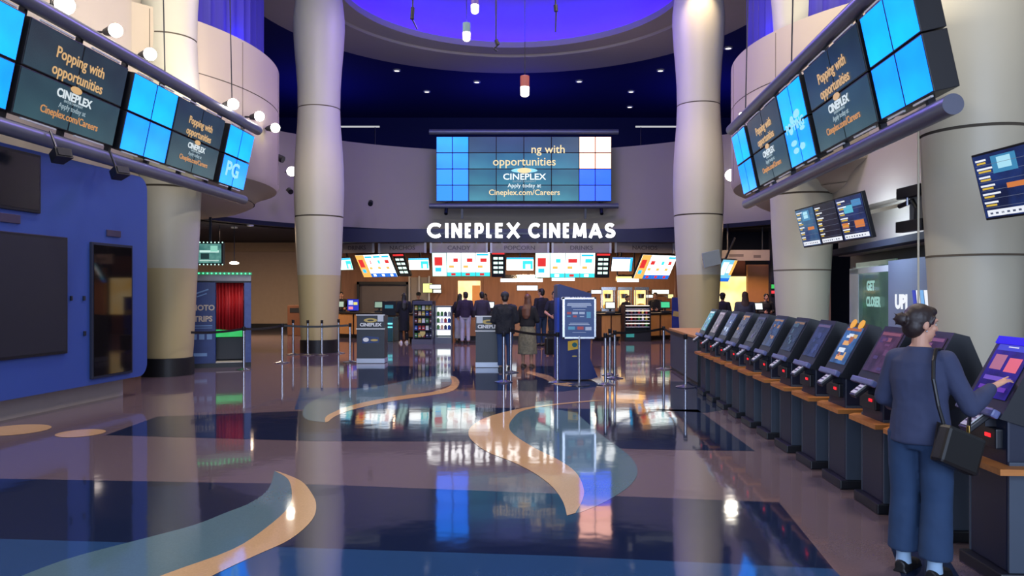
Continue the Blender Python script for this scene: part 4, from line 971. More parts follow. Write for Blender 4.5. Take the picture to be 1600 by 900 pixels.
for k_, z in enumerate(zs):
    for i in range(5):
        cn_, cc = LABC[rr.choice([0, 1, 2, 3, 4, 5, 6, 6, 7, 7])]
        x = -.25 + .125 * i; y = .12
        q = Vector((rack_p[0] + x * math.cos(RZ) - y * math.sin(RZ), 25.3 + x * math.sin(RZ) + y * math.cos(RZ), z))
        m_ = MB().m(pm('packet_' + cn_, cc, .4)).prism([(-.05, -.02, 0), (.05, -.02, 0), (.045, -.01, .14), (-.045, -.01, .14)], (0, .05, 0)); m_.m(WHP).box((0, -.022, .06), (.06, .006, .03))
        tag(m_.build('candy_packet', loc=q, rot=(0, 0, RZ)), '%s candy packet on the %s shelf of the dark candy rack, %s along it' % (cn_, ['bottom', 'second', 'middle', 'fourth', 'top'][k_], ['first', 'second', 'third', 'fourth', 'last'][i]), 'candy', 'candy packets on the rack')
MB().m(pm('shield_gold', (214, 200, 120), .5)).prism([(-.09, -.02, .34), (0, -.02, .22), (.09, -.02, .34), (.09, -.02, .42), (-.09, -.02, .42)], (0, .01, 0)).build('gold_badge', parent=rk)
fr_p = P2(693, 25.7)
fg = thing('lit_fridge', 'low fridge with bright white lit shelves between the candy rack and the queue', 'fridge', (fr_p[0], 25.6, 0), (0, 0, 0))
MB().m(pm('fridge_case', (88, 98, 106), .4)).box((0, .62, .62), (.54, .04, 1.2)).box((-.26, .3, .62), (.03, .64, 1.2)).box((.26, .3, .62), (.03, .64, 1.2)).box((0, .3, 1.23), (.55, .66, .05)).box((0, .3, .1), (.55, .66, .2)).build('case', parent=fg)
MB().m(em((235, 245, 245), 2.0)).box((0, .58, .72), (.49, .02, .95)).build('lit_back', parent=fg)
for z in (.45, .68, .90): MB().m(WHITEP).box((0, .32, z), (.49, .5, .02)).build('shelf', parent=fg)
r3 = random.Random(8)
for k_, z in enumerate((.462, .692, .912)):
    for i in range(4):
        cn_, cc = r3.choice(LABC); q = Vector((fr_p[0] - .18 + .12 * i, 25.78, z))
        m_ = MB().m(pm('packet_' + cn_, cc, .4)).lathe([(.005, 0), (.045, 0), (.05, .03), (.05, .11), (.025, .145), (.005, .15)], n=12)
        tag(m_.build('snack_tub', loc=q, smooth=True), '%s snack tub on the %s shelf of the white lit fridge, %s of four' % (cn_, ['bottom', 'middle', 'top'][k_], ['first', 'second', 'third', 'last'][i]), 'snack', 'tubs in the lit fridge')
cl_p = P2(995, 26.9)
sc_ = thing('snack_cooler', 'open snack cooler with lit shelves between tan counters near the blue banner', 'cooler', (cl_p[0], 26.6, 0), (0, 0, R(6)))
MB().m(pm('cooler_dark', (26, 28, 36), .4)).box((0, .55, .62), (.9, .04, 1.24)).box((-.45, .3, .62), (.03, .54, 1.24)).box((.45, .3, .62), (.03, .54, 1.24)).box((0, .3, .16), (.9, .54, .32)).box((0, .4, 1.24), (.9, .3, .04)).build('case', parent=sc_)
for i, z in enumerate((.52, .74, .96, 1.14)):
    MB().m(WHITEP).box((0, .32, z - .02), (.86, .42, .02)).build('shelf', parent=sc_)
    MB().m(em((255, 235, 215), 2.0)).box((.0, .1, z + .1), (.84, .02, .025)).build('light_bar', parent=sc_)
for i, z in enumerate((.52, .74, .96)):
    for k_ in range(6):
        cn_, cc = r3.choice(LABC); q = Vector((cl_p[0] - .34 + .135 * k_, 26.6 + .22 + (-.34 + .135 * k_) * math.tan(R(6)), z - .006))
        m_ = MB().m(pm('packet_' + cn_, cc, .4)).lathe([(.005, 0), (.04, 0), (.042, .1), (.02, .14), (.018, .165), (.005, .17)], n=10)
        tag(m_.build('bottle', loc=q, smooth=True), '%s bottle on the %s shelf of the dark snack cooler, %s along it' % (cn_, ['bottom', 'middle', 'top'][i], ['first', 'second', 'third', 'fourth', 'fifth', 'last'][k_]), 'bottle', 'bottles in the snack cooler')
tl = MB().m(em((60, 150, 150), .8)).box((-.28, .01, .25), (.28, .02, .2)); tl.build('teal_front', parent=sc_)
# banner stand
p = at(1059, 517, 26.0); bn = thing('banner_stand', 'blue printed banner stand beside the spotlit column', 'banner', (p.x, 26.0, 0))
MB().m(pm('banner_blue', (40, 66, 150), .5, var=.25, scale=4, rgb2=(24, 34, 96))).box((0, 0, .78), (.40, .02, 1.5)).build('banner_sheet', parent=bn)
MB().m(GOLD).prism([(-.18, -.012, .9), (.16, -.012, .86), (.18, -.012, 1.02), (-.14, -.012, 1.08)], (0, -.002, 0)).build('banner_print', parent=bn)
MB().m(STEEL).box((0, 0, .02), (.44, .16, .04)).build('base', parent=bn); MB().m(STEEL).cyl((-.2, 0, 1.53), (.2, 0, 1.53), .014, n=8).build('top_rod', parent=bn)

# ---- tills, screens and machines on the counters
def till(px, D, scr, label, z=.97, w=.36):
    p = at(px, 470, D); t = thing('till', label, 'till', (p.x, D, z))
    MB().m(BLKPLAST).box((0, .1, .035), (.3, .3, .07), bev=.01).build('base', parent=t); MB().m(BLKPLAST).cyl((0, .1, .06), (0, .1, .2), .035, n=12).build('stand', parent=t)
    MB().m(BLKPLAST).box((0, .08, .28), (w, .05, .26), Euler((R(-12), 0, 0)), bev=.01).build('monitor', parent=t)
    screen('screen_face', w - .05, .2, scr, (), t, loc=(0, .05, .285), rot=(R(-12), 0, 0))
GRS = em((70, 200, 140), 1.2); WSC = em((236, 246, 240), 1.3)
till(530, 29.2, em((180, 200, 180), 1.0), 'till with pale screen at the column end of the tan counter'); till(592, 28.0, em((150, 180, 160), .9), 'till with dim green screen on the tan counter above the lectern')
till(765, 27.3, WSC, 'white screened till on the long serving counter behind the queue'); till(954, 26.75, WSC, 'white screened till on the counter beyond the gift card totem'); till(1040, 27.8, GRS, 'till with bright green screen beside the blue banner')
p = at(552, 472, 28.5); t = thing('promo_screen', 'small blue violet promotional screen on the tan counter beside the column', 'screen', (p.x, 28.45, .97), (0, 0, R(-10)))
MB().m(BLKPLAST).box((0, .03, .27), (.46, .05, .44), bev=.01).build('housing', parent=t); MB().m(BLKPLAST).box((0, .06, .03), (.24, .2, .06)).build('foot', parent=t)
screen('screen_face', .43, .41, em((50, 60, 200), 1.0), [(.1, .5, .5, .9, em((190, 200, 240), 1.2)), (.55, .5, .9, .75, em((230, 220, 120), 1.1)), (.1, .1, .5, .35, em((240, 140, 160), 1.1))], t, loc=(0, .0, .27))
def warmer(px, D, label, k=1.0):
    p = at(px, 470, D); t = thing('popcorn_warmer', label, 'popcorn machine', (p.x, D, .97))
    c_ = MB().m(STEEL)
    for x in (-.3, .3):
        for y in (.05, .5): c_.box((x * k, y, .45), (.03, .03, .8))
    c_.box((0, .28, .05), (.66 * k, .5, .1)).box((0, .28, .88), (.7 * k, .54, .12)); c_.build('frame', parent=t)
    MB().m(em((255, 196, 110), 1.8, (255, 226, 160), 5)).box((0, .5, .48), (.56 * k, .02, .7)).build('glowing_back', parent=t)
    MB().m(pm('popcorn_yellow', (236, 200, 110), .8, var=.2, scale=30, bump=.6)).ball((0, .27, .14), (.26 * k, .18, .16), 18).build('popcorn_heap', parent=t, smooth=True)
    MB().m(STEEL).cyl((0, .28, .5), (0, .28, .68), .12, .14, n=18).build('kettle', parent=t, smooth=True)
counter('back counter that carries the popcorn warmers', (2.9, 29.75), (6.2, 29.75), .75, [(0, .5), (.5, 1)])
warmer(951, 29.9, 'glowing popcorn warmer behind the counter nearest the gift card totem', .8); warmer(977, 29.9, 'glowing popcorn warmer behind the counter, middle of three', .8); warmer(1003, 29.9, 'glowing popcorn warmer behind the counter nearest the spotlit column', .8)
lamp('warmer_light', 'AREA', (4.3, 29.3, 2.3), 30, (255, 190, 110), 1.6)
def hood(px0, px1, y, D, label):
    a = at(px0, y, D); b = at(px1, y, D); w = b.x - a.x
    t = thing('lit_hood', label, 'light panel', ((a.x + b.x) / 2, D, a.z))
    MB().m(STEEL).prism([(-w / 2, 0, -.02), (w / 2, 0, -.02), (w / 2 - .1, .5, .22), (-w / 2 + .1, .5, .22)], (0, .4, 0)).build('canopy', parent=t)
    MB().m(em((240, 245, 250), 1.8)).box((0, -.02, 0), (w, .04, .13), bev=.01).build('lit_edge', parent=t)
    for s in (-1, 1): MB().m(DARKSTEEL).box((s * w * .4, .5, .8), (.04, .04, 1.2)).build('hanger', parent=t)
hood(782, 848, 438, 29.0, 'long white lit hood above the middle of the serving counter'); hood(862, 898, 436, 28.6, 'white lit hood behind the gift card totem'); hood(964, 998, 438, 28.6, 'white lit hood above the popcorn warmers')
def litsign(px, y, w, h, D, rgb, s, label, body=None):
    p = at(px, y, D); t = thing('lit_sign', label, 'sign', p)
    w = w / FPX * D; h = h / FPX * D
    MB().m(DARKSTEEL).box((0, .05, 0), (w + .05, .09, h + .05), bev=.01).build('box', parent=t); screen('lit_face', w, h, em(rgb, s), (), t, loc=(0, -.004, 0))
    MB().m(DARKSTEEL).box((0, (32.9 - D) / 2 if D > 28 else .09, 0), (.05, 32.9 - D if D > 28 else .03, .05)).build('bracket', parent=t)
    if body: text('lettering', body, h * .75, pm('sign_black', (30, 30, 34), .5), t, (0, -.008, 0), bold=.006)
litsign(824, 450, 32, 7, 30.5, (250, 252, 255), 1.6, 'white lit sign over the heads at the middle of the counter')
litsign(680, 448, 17, 6, 30.8, (250, 250, 245), 1.7, 'small white lit sign on the back wall above the lit fridge'); litsign(683, 455, 12, 5, 31.2, (240, 240, 230), 1.2, 'smaller white lit strip below the white sign above the fridge')
litsign(668, 450, 14, 14, 31.0, (246, 246, 140), 1.4, 'square yellow lit sign on the back wall above the candy rack')
litsign(932, 456, 16, 5, 29.4, (250, 250, 250), 1.6, 'small white lit sign between the totem and the popcorn warmers'); litsign(1010, 463, 20, 4, 31.5, (255, 250, 235), 1.7, 'long white lit strip over the snack cooler')
litsign(1032, 456, 26, 6, 30.0, (255, 244, 220), 1.9, 'warm white lit oval sign beside the spotlit column'); litsign(1048, 463, 8, 6, 29.6, (255, 220, 150), 1.5, 'small amber lit box beside the spotlit column')
litsign(799, 487, 16, 16, 27.03, (236, 242, 245), 1.3, 'white lit price frame on the counter front between queueing people')
# bright kitchen doorway, grey shutter, tan partitions
p = at(733, 455, 32.8); t = thing('kitchen_doorway', 'warm glowing kitchen doorway behind the group in pale trousers', 'doorway', (p.x, 32.86, 0))
MB().m(em((255, 206, 130), 1.7, (255, 228, 170), 1.5)).box((0, 0, 1.15), (1.0, .02, 2.1)).build('lit_opening', parent=t)
f = MB().m(pm('door_trim_brown', (120, 84, 56), .5)); f.box((-.53, -.02, 1.1), (.1, .08, 2.2)).box((.53, -.02, 1.1), (.1, .08, 2.2)).box((0, -.02, 2.25), (1.16, .08, .1)); f.build('door_frame', parent=t)
MB().m(pm('door_wood', (214, 150, 84), .5)).box((.3, -.03, 1.0), (.34, .03, 2.0)).build('door_leaf', parent=t)
p = at(652, 470, 32.0); t = thing('shutter_screen', 'grey metal framed shutter beside the candy rack on the back wall', 'shutter', (p.x, 32.7, 0))
MB().m(pm('shutter_grey', (120, 112, 104), .4)).box((0, .06, 1.2), (.8, .02, 2.3)).build('slat_panel', parent=t)
f = MB().m(pm('shutter_post', (168, 164, 156), .35, metal=.4))
for x in (-.42, 0, .42): f.box((x, 0, 1.2), (.07, .08, 2.4))
f.build('frame', parent=t)
p = at(605, 470, 32.0); t = thing('service_hatch', 'dark framed service hatch on the back wall beside the column', 'hatch', (p.x - .3, 32.7, 0))
MB().m(pm('hatch_grey', (84, 78, 80), .5)).box((0, .08, 1.3), (2.0, .02, 1.5)).build('inside', parent=t)
f = MB().m(BLACKB); f.box((0, 0, 2.1), (2.2, .1, .12)).box((-1.05, 0, 1.3), (.1, .1, 1.7)).box((1.05, 0, 1.3), (.1, .1, 1.7)).box((0, 0, .5), (2.2, .1, .1)); f.build('frame', parent=t)
for x_, e_ in ((-5, 34), (-2.2, 44), (.6, 60), (3.2, 60), (6, 40)):
    lamp('counter_downlight', 'AREA', (x_, 30.6, 3.38), e_ * 2.2, (255, 214, 170), .7)
for x_ in (-3.5, .5, 4.5): lamp('queue_downlight', 'SPOT', (x_, 25.6, 9.5), 420, (255, 228, 205), .12, (R(4), 0, 0), spot=40, blend=.8)
lamp('far_counter_light', 'AREA', (8.0, 25.5, 3.9), 120, (255, 210, 165), 1.2)
lamp('side_lobby_light', 'AREA', (-10.5, 28, 3.9), 420, (255, 218, 180), 2.0)
# far side beyond the spotlit column
p = at(1164, 399, 27.15); t = thing('overhead_sign_board', 'long grey sign board hanging past the spotlit column', 'sign', p, (0, 0, R(-6)))
MB().m(GREYSIGN).box((0, .03, 0), (1.7, .06, .38), bev=.006).build('panel', parent=t); MB().m(pm('sign_dark_print', (74, 66, 74), .5)).box((-.3, -.004, 0), (.5, .006, .09)).build('faded_print', parent=t); MB().m(pm('sign_dark_print', (74, 66, 74), .5)).box((.42, -.004, -.04), (.25, .006, .1)).build('faded_print', parent=t)
for s in (-.6, .6): MB().m(DARKSTEEL).box((s, .03, .62), (.04, .04, 1.0)).build('hanger', parent=t)
p = at(1112, 404, 20.7); t = thing('acrylic_sign', 'tilted grey acrylic sign plate on the spotlit column', 'sign', p, (0, R(-12), R(20)))
MB().m(pm('acrylic_grey', (146, 158, 170), .2)).box((0, 0, 0), (.55, .03, .40), bev=.006).build('plate', parent=t); MB().m(DARKSTEEL).box((-.1, .18, 0), (.06, .34, .06)).build('bracket', parent=t)
slab('wall_side_dark', (9.52, 27.6, 2.0), (.5, .3, 4.0), NAVYDARK)
slab('wall_side_tan', (9.08, 28.2, 1.36), (.9, .2, 2.72), pm('side_tan', (206, 142, 82), .6, var=.08))
slab('wall_side_brown', (7.4, 28.75, 1.6), (2.6, .2, 3.2), pm('side_brown', (112, 64, 42), .6))
p = at(1148, 455, 28.3); t = thing('glowing_panel', 'bright amber glowing back panel above the far kiosks', 'light panel', (p.x, 28.585, p.z))
MB().m(em((255, 206, 110), 1.6, (255, 232, 170), 1.2)).box((0, .03, -.2), (1.05, .06, 1.5)).build('lit_face', parent=t); MB().m(pm('door_trim_brown', (120, 84, 56), .5)).box((0, .05, .58), (1.15, .08, .06)).build('frame', parent=t)
p = at(1209, 452, 27.33); t = thing('exit_signal', 'small green and red lit signal on the dark pier beyond the kiosks', 'sign', (p.x, 27.39, p.z))
MB().m(BLKPLAST).box((0, .05, 0), (.2, .1, .44), bev=.01).build('box', parent=t); MB().m(em((60, 190, 90), 1.2)).box((0, -.005, .1), (.13, .01, .14)).build('green_light', parent=t); MB().m(em((240, 60, 70), 1.2)).box((0, -.005, -.1), (.13, .01, .1)).build('red_light', parent=t)
p = at(1185, 478, 25.0); counter('dark counter end with tan top behind the far kiosks', (6.9, 24.6), (8.4, 24.6), .6, [(0, 1)])
till(1185, 24.7, WSC, 'bright white till monitor behind the far kiosks', .97, .34)
# ================================================================ PEOPLE
SKIN = pm('skin', (196, 146, 120), .55, var=.05, scale=8); SKIN2 = pm('skin_tan', (150, 104, 82), .55, var=.05, scale=8)
HAIRB = pm('hair_dark_brown', (42, 28, 26), .5, var=.25, scale=14, stretch=(1, 1, .25)); HAIRK = pm('hair_black', (18, 16, 18), .5, var=.2, scale=14); HAIRR = pm('hair_auburn', (104, 62, 46), .5, var=.2, scale=14, stretch=(1, 1, .2))
LIPS = pm('lips', (168, 92, 88), .5); EYEW = pm('eye_white', (176, 168, 162), .6); EYED = pm('eye_dark', (30, 22, 20), .2)
V = Vector
def rot_head(hc, yaw, pitch):
    M = Matrix.Translation(hc) @ Matrix.Rotation(yaw, 4, 'Z') @ Matrix.Rotation(pitch, 4, 'X')
    return lambda p: M @ V(p), M.to_3x3()
def hand(mb, wrist, d, nrm, side, curl=.35, k=1.0, point=False):
    """palm, four unequal bent fingers and a thumb leaving the side of the palm; d forward, nrm out of the palm's back, side towards the thumb"""
    d = V(d).normalized(); side = V(side); side = (side - d * side.dot(d)).normalized(); nrm = d.cross(side).normalized() if V(nrm).dot(d.cross(side)) >= 0 else -d.cross(side).normalized()
    palm_c = wrist + d * .045 * k
    mb.loft([(wrist - d * .01 * k, side * .026 * k, nrm * .019 * k), (wrist + d * .03 * k, side * .036 * k, nrm * .016 * k), (wrist + d * .075 * k, side * .041 * k, nrm * .014 * k), (wrist + d * .088 * k, side * .036 * k, nrm * .010 * k)], 14)
    for i, (off, L) in enumerate(((.030, .072), (.010, .080), (-.010, .075), (-.029, .058))):
        b = wrist + d * .078 * k + side * off * k; c = curl * (1 + .25 * i) if not (point and i == 0) else curl * .15
        p = b; a = c * .5; r = (.0088 - .0006 * i) * k
        for s_ in (.45, .32, .23):
            dd = d * math.cos(a) - nrm * math.sin(a) + side * (off * 1.2)
            q = p + dd.normalized() * L * s_ * k; mb.cap(p, q, r, r * .92, 10); p = q; a += c; r *= .92
    b = wrist + d * .025 * k + side * .030 * k
    q = b + (d * .55 + side * .75 - nrm * .25).normalized() * .045 * k; mb.cap(b, q, .0125 * k, .0105 * k, 10)
    q2 = q + (d * .9 + side * .25 - nrm * .25).normalized() * .036 * k; mb.cap(q, q2, .0105 * k, .0085 * k, 10)
def ex(a, b, t): return V(a).lerp(V(b), t)
def person(label, loc, rotz, h=1.68, pose=None, skin=SKIN, hair=HAIRB, hair_style='short', top=((40, 44, 70), 'top'), bottom=((40, 60, 100), 'trousers'), skirt=None, shoe=(24, 24, 28), socks=None, bag=None, fine=False, bulk=1.0, female=False, hat=None, coat_len=.86, group='people queueing and serving', hat_rgb=(40, 44, 60), sleeves=True, extra=None):
    p_ = dict(yaw=0, pitch=0, eR=(-.25, .02, 1.10), wR=(-.24, -.10, .88), eL=(.25, .02, 1.10), wL=(.24, -.10, .88), hdR=None, hdL=None, fR=(-.10, .0), fL=(.10, .0), curl=.4, pointR=False, lean=0)
    p_.update(pose or {})
    k = h / 1.70; T = thing('person', label, 'person', loc, (0, 0, rotz), group)
    sw = (.148 if female else .18) * bulk ** .5; hw = .095
    vox = .005 if fine else .0085
    S_ = lambda v: V(v) * k
    b = MB()
    # torso
    ln = p_['lean']
    def tz(z, x=0, y=0): return V((x, y - ln * max(0, z - .9), z)) * k
    tw_ = 1.0 * bulk
    b.loft([(tz(.80), V((.10, 0, 0)) * k, V((0, .085, 0)) * k), (tz(.90), V((.165, 0, 0)) * k * tw_, V((0, .115, 0)) * k * tw_), (tz(1.02), V((.145 if female else .15, 0, 0)) * k * tw_, V((0, .10, 0)) * k * tw_), (tz(1.10), V((.125 if female else .145, 0, 0)) * k * tw_, V((0, .095, 0)) * k * tw_),
            (tz(1.24), V((.15, 0, 0)) * k * tw_, V((0, .115, 0)) * k * tw_), (tz(1.35), V((.155, 0, 0)) * k, V((0, .095, 0)) * k), (tz(1.42), V((.085, 0, 0)) * k, V((0, .06, 0)) * k), (tz(1.46), V((.05, 0, 0)) * k, V((0, .05, 0)) * k)], 24)
    hc = tz(1.585, 0, -.02); nb = tz(1.40, 0, .01)
    b.cap(nb, hc + S_((0, .01, -.05)), .052 * k, .048 * k)
    HM, H3 = rot_head(hc, p_['yaw'], p_['pitch'])
    hr = H3.to_euler()
    b.ball(HM(S_((0, .012, .018))), S_((.074, .093, .097)), 24, hr); b.ball(HM(S_((0, -.03, -.045))), S_((.056, .060, .068)), 20, hr); b.ball(HM(S_((0, -.058, -.09))), S_((.026, .024, .022)), 14, hr)
    b.cap(HM(S_((0, -.082, .012))), HM(S_((0, -.102, -.022))), .010 * k, .0135 * k, 10); b.ball(HM(S_((0, -.072, .035))), S_((.05, .02, .016)), 14, hr)
    for s in (-1, 1):
        b.ball(HM(S_((s * .074, .012, -.008))), S_((.012, .020, .032)), 12, hr); b.ball(HM(S_((s * .036, -.062, -.02))), S_((.022, .018, .02)), 12, hr)
    # legs
    knees = []; ank = []
    for s, f in ((-1, p_['fR']), (1, p_['fL'])):
        hip = S_((s * hw, 0, .90)); an = S_((f[0], f[1] + .02, .085)); kn = ex(hip, an, .5) + S_((0, -.025, .0))
        b.cap(hip, kn, .082 * k, .056 * k); b.cap(kn, ex(kn, an, .35) + S_((0, .01, 0)), .055 * k, .052 * k); b.cap(ex(kn, an, .35) + S_((0, .01, 0)), an, .052 * k, .036 * k)
        b.loft([(an + S_((0, .045, -.05)), S_((.03, 0, 0)), S_((0, 0, .03))), (an + S_((0, 0, -.045)), S_((.036, 0, 0)), S_((0, 0, .036))), (an + S_((0, -.10, -.055)), S_((.043, 0, 0)), S_((0, 0, .022))), (an + S_((0, -.165, -.06)), S_((.032, 0, 0)), S_((0, 0, .014)))], 14)
        knees.append((hip, kn, an)); ank.append(an)
    arms = []
    for s, e, w_, hd in ((-1, p_['eR'], p_['wR'], p_['hdR']), (1, p_['eL'], p_['wL'], p_['hdL'])):
        sh = tz(1.36, s * sw, 0); el = S_(e); wr = S_(w_)
        b.cap(tz(1.37, s * .08), sh, .055 * k, .053 * k); b.cap(sh, el, .050 * k, .038 * k); b.cap(el, ex(el, wr, .3), .039 * k, .038 * k); b.cap(ex(el, wr, .3), wr, .038 * k, .024 * k)
        d = V(hd) if hd else (wr - el)
        side = V((-s * .35, -.9, .25))
        if abs(d.normalized().dot(side.normalized())) > .8: side = V((0, .1, 1)) 
        if hd: side = V((-s * V(hd).y, s * V(hd).x, 0)) * -1 if s > 0 else V((-V(hd).y, V(hd).x, 0))
        hand(b, wr, d, V((0, 0, 1)) if hd else V((s, 0, 0)) if abs(d.normalized().x) < .8 else V((0, 0, 1)), side, p_['curl'], k * (1.0 if not female else .95), p_['pointR'] and s < 0)
        arms.append((sh, el, wr))
    body = link('body', remesh(b, vox, 3), T, True); body.data.materials.append(skin)
    # face
    for s in (-1, 1):
        MB().m(EYEW).ball(HM(S_((s * .032, -.0725, .004))), S_((.0125, .0085, .0075)), 12, hr).m(EYED).ball(HM(S_((s * .032, -.0775, .004))), S_((.006, .0045, .006)), 10, hr).build('eye', parent=T, smooth=True)
        MB().m(hair).cap(HM(S_((s * .016, -.088, .030))), HM(S_((s * .050, -.074, .030))), .0035 * k, .0025 * k, 8).build('eyebrow', parent=T, smooth=True)
    MB().m(LIPS).ball(HM(S_((0, -.087, -.058))), S_((.023, .008, .0085)), 14, hr).build('lips', parent=T, smooth=True)
    # garments
    if bottom:
        g = MB(); ww = 1.0 + (.12 if bottom[1] == 'wide trousers' else 0)
        g.loft([(S_((0, .0, .80)), S_((.12, 0, 0)), S_((0, .10, 0))), (S_((0, .0, .90)), S_((.182, 0, 0)) * bulk, S_((0, .132, 0)) * bulk), (S_((0, 0, 1.04)), S_((.165, 0, 0)) * bulk, S_((0, .118, 0)) * bulk)], 24)
        end = .14 if 'wide' in bottom[1] else .10
        if 'short' in bottom[1]: end = .55
        for (hip, kn, an) in knees:
            a2 = an + S_((0, -.008, end - .085)) if end < .5 else ex(hip, kn, .85); wd = 'wide' in bottom[1]
            hh = hip + S_((0, 0, .0))
            pts = [(hh, .100), (ex(hh, kn, .5), .096 if wd else .088), (kn, .090 if wd else .068), (a2, .098 if wd else .062)] if end < .5 else [(hh, .10), (a2, .09)]
            g.loft([(p, V((r * k * (bulk ** .5), 0, 0)), V((0, r * k * 1.02, 0))) for p, r in pts], 18)
        o = link('trousers', remesh(g, .010 if fine else .012, 4, disp=.006 * k, dscale=9, seed=h * 10), T, True); o.data.materials.append(pm('cloth_%d_%d_%d' % bottom[0], bottom[0], .85, var=.12, scale=10))
    if skirt:
        g = MB(); rings = []
        for z, rx, ry in ((.30, .235, .21), (.55, .22, .19), (.80, .195, .155), (.95, .165, .12), (1.04, .15, .115)): rings.append((S_((0, 0, z)), S_((rx, 0, 0)), S_((0, ry, 0))))
        g.loft(rings, 28)
        o = link('skirt', remesh(g, .014, 4, disp=.012, dscale=7), T, True); o.data.materials.append(skirt)
    tcol, tkind = top
    g = MB(); q = .018 if tkind != 'puffer' else .045
    zb = coat_len
    rr_ = [(zb, .17, .125), (max(zb + .06, .95), .165, .122), (1.10, .142 if female else .158, .112), (1.24, .160, .122), (1.35, .165, .100), (1.415, .098, .068), (1.445, .062, .060)]
    g.loft([(tz(z), S_(((rx + q * (1 if z < 1.4 else .3)) * tw_, 0, 0)), S_((0, (ry + q * (1 if z < 1.4 else .3)) * tw_, 0))) for z, rx, ry in rr_], 26)
    if zb < .5: pass
    for (sh, el, wr) in arms:
        e2 = ex(el, wr, .93) if sleeves else ex(sh, el, .7)
        g.cap(tz(1.365, .09 if sh.x > 0 else -.09), sh, (.060 + q * .5) * k, (.058 + q * .5) * k)
        if sleeves: g.cap(sh, el, (.056 + q * .6) * k, (.046 + q * .6) * k); g.cap(el, ex(el, wr, .55), (.046 + q * .6) * k, (.043 + q * .5) * k); g.cap(ex(el, wr, .55), e2, (.043 + q * .5) * k, (.032 + q * .4) * k)
        else: g.cap(sh, e2, (.056 + q * .5) * k, (.054 + q * .5) * k)
    o = link('coat' if zb < .7 else 'jacket' if tkind == 'puffer' else 'top', remesh(g, .008 if fine else .012, 4, disp=.007 * k if tkind != 'puffer' else .014, dscale=9 if tkind != 'puffer' else 16, seed=h * 7), T, True)
    o.data.materials.append(extra if extra else pm('cloth_%d_%d_%d' % tcol, tcol, .85, var=.12, scale=10))
    # shoes
    for an, s in zip(ank, (-1, 1)):
        if socks:
            MB().m(pm('sock_pale', socks, .9)).loft([(an + S_((0, 0, -.03)), S_((.046, 0, 0)), S_((0, .05, 0))), (an + S_((0, 0, .02)), S_((.042, 0, 0)), S_((0, .044, 0))), (an + S_((0, 0, .15)), S_((.046, 0, 0)), S_((0, .048, 0)))], 16).build('sock', parent=T, smooth=True)
        m_ = MB(); z0 = -an.z / k
        m_.loft([(an + S_((0, .062, -.045)), S_((.032, 0, 0)), S_((0, 0, .036))), (an + S_((0, .02, -.042)), S_((.042, 0, 0)), S_((0, 0, .042))), (an + S_((0, -.09, -.052)), S_((.050, 0, 0)), S_((0, 0, .031))), (an + S_((0, -.165, -.058)), S_((.044, 0, 0)), S_((0, 0, .024))), (an + S_((0, -.195, -.062)), S_((.022, 0, 0)), S_((0, 0, .016)))], 18)
        m_.box(an + S_((0, -.06, -.080)), S_((.088, .25, .012)))
        o = link('shoe', remesh(m_, .007, 3), T, True); o.data.materials.append(pm('shoe_%d_%d_%d' % shoe, shoe, .5))
    # hair
    g = MB()
    g.ball(HM(S_((0, .022, .030))), S_((.083, .098, .098)), 24, hr); g.ball(HM(S_((0, .05, -.025))), S_((.074, .066, .075)), 20, hr)
    g.ball(HM(S_((0, -.035, .085))), S_((.058, .05, .032)), 16, hr)
    if hair_style == 'long':
        g.loft([(HM(S_((0, .065, .02))), S_((.08, 0, 0)), S_((0, .05, 0))), (HM(S_((0, .075, -.12))), S_((.095, 0, 0)), S_((0, .045, 0))), (tz(1.36, 0, .10), S_((.11, 0, 0)), S_((0, .045, 0))), (tz(1.20, 0, .125), S_((.10, 0, 0)), S_((0, .035, 0))), (tz(1.12, 0, .13), S_((.05, 0, 0)), S_((0, .02, 0)))], 20)
    if hair_style == 'bun':
        bp_ = HM(S_((.0, .135, .012)))
        g.ball(bp_, S_((.042, .036, .042)), 16); g.cap(HM(S_((0, .10, .02))), bp_, .028 * k)
        for i in range(7): a = i * .9; g.cap(bp_, bp_ + S_((.05 * math.cos(a), .02 + .012 * math.sin(i * 2.1), .05 * math.sin(a))), .012 * k, .004 * k, 8)
        for s in (-1, 1): g.cap(HM(S_((s * .078, -.03, .045))), HM(S_((s * .080, -.015, .005))), .012 * k, .006 * k, 8)
    hm = remesh(g, .006 if fine else .010, 3, disp=.003, dscale=24)
    o = link('hair', hm, T, True); o.data.materials.append(hair)
    if hat:
        m_ = MB().m(pm('cap_%d_%d_%d' % hat_rgb, hat_rgb, .8)); m_.ball(HM(S_((0, .015, .055))), S_((.092, .108, .085)), 20, hr)
        if hat == 'cap': m_.loft([(HM(S_((0, -.07, .055))), S_((.07, 0, 0)), S_((0, .02, .004))), (HM(S_((0, -.16, .045))), S_((.055, 0, 0)), S_((0, .02, .004)))], 16)
        m_.build('cap', parent=T, smooth=True)
    return T, k
FLORAL = pm('floral_skirt_cloth', (150, 142, 122), .85, scale=26, rgb2=(70, 72, 66))
def pl(px, py): q = fp(px, py); return (q.x, q.y, 0)
def plD(px, D): q = at(px, 500, D); return (q.x, q.y, 0)

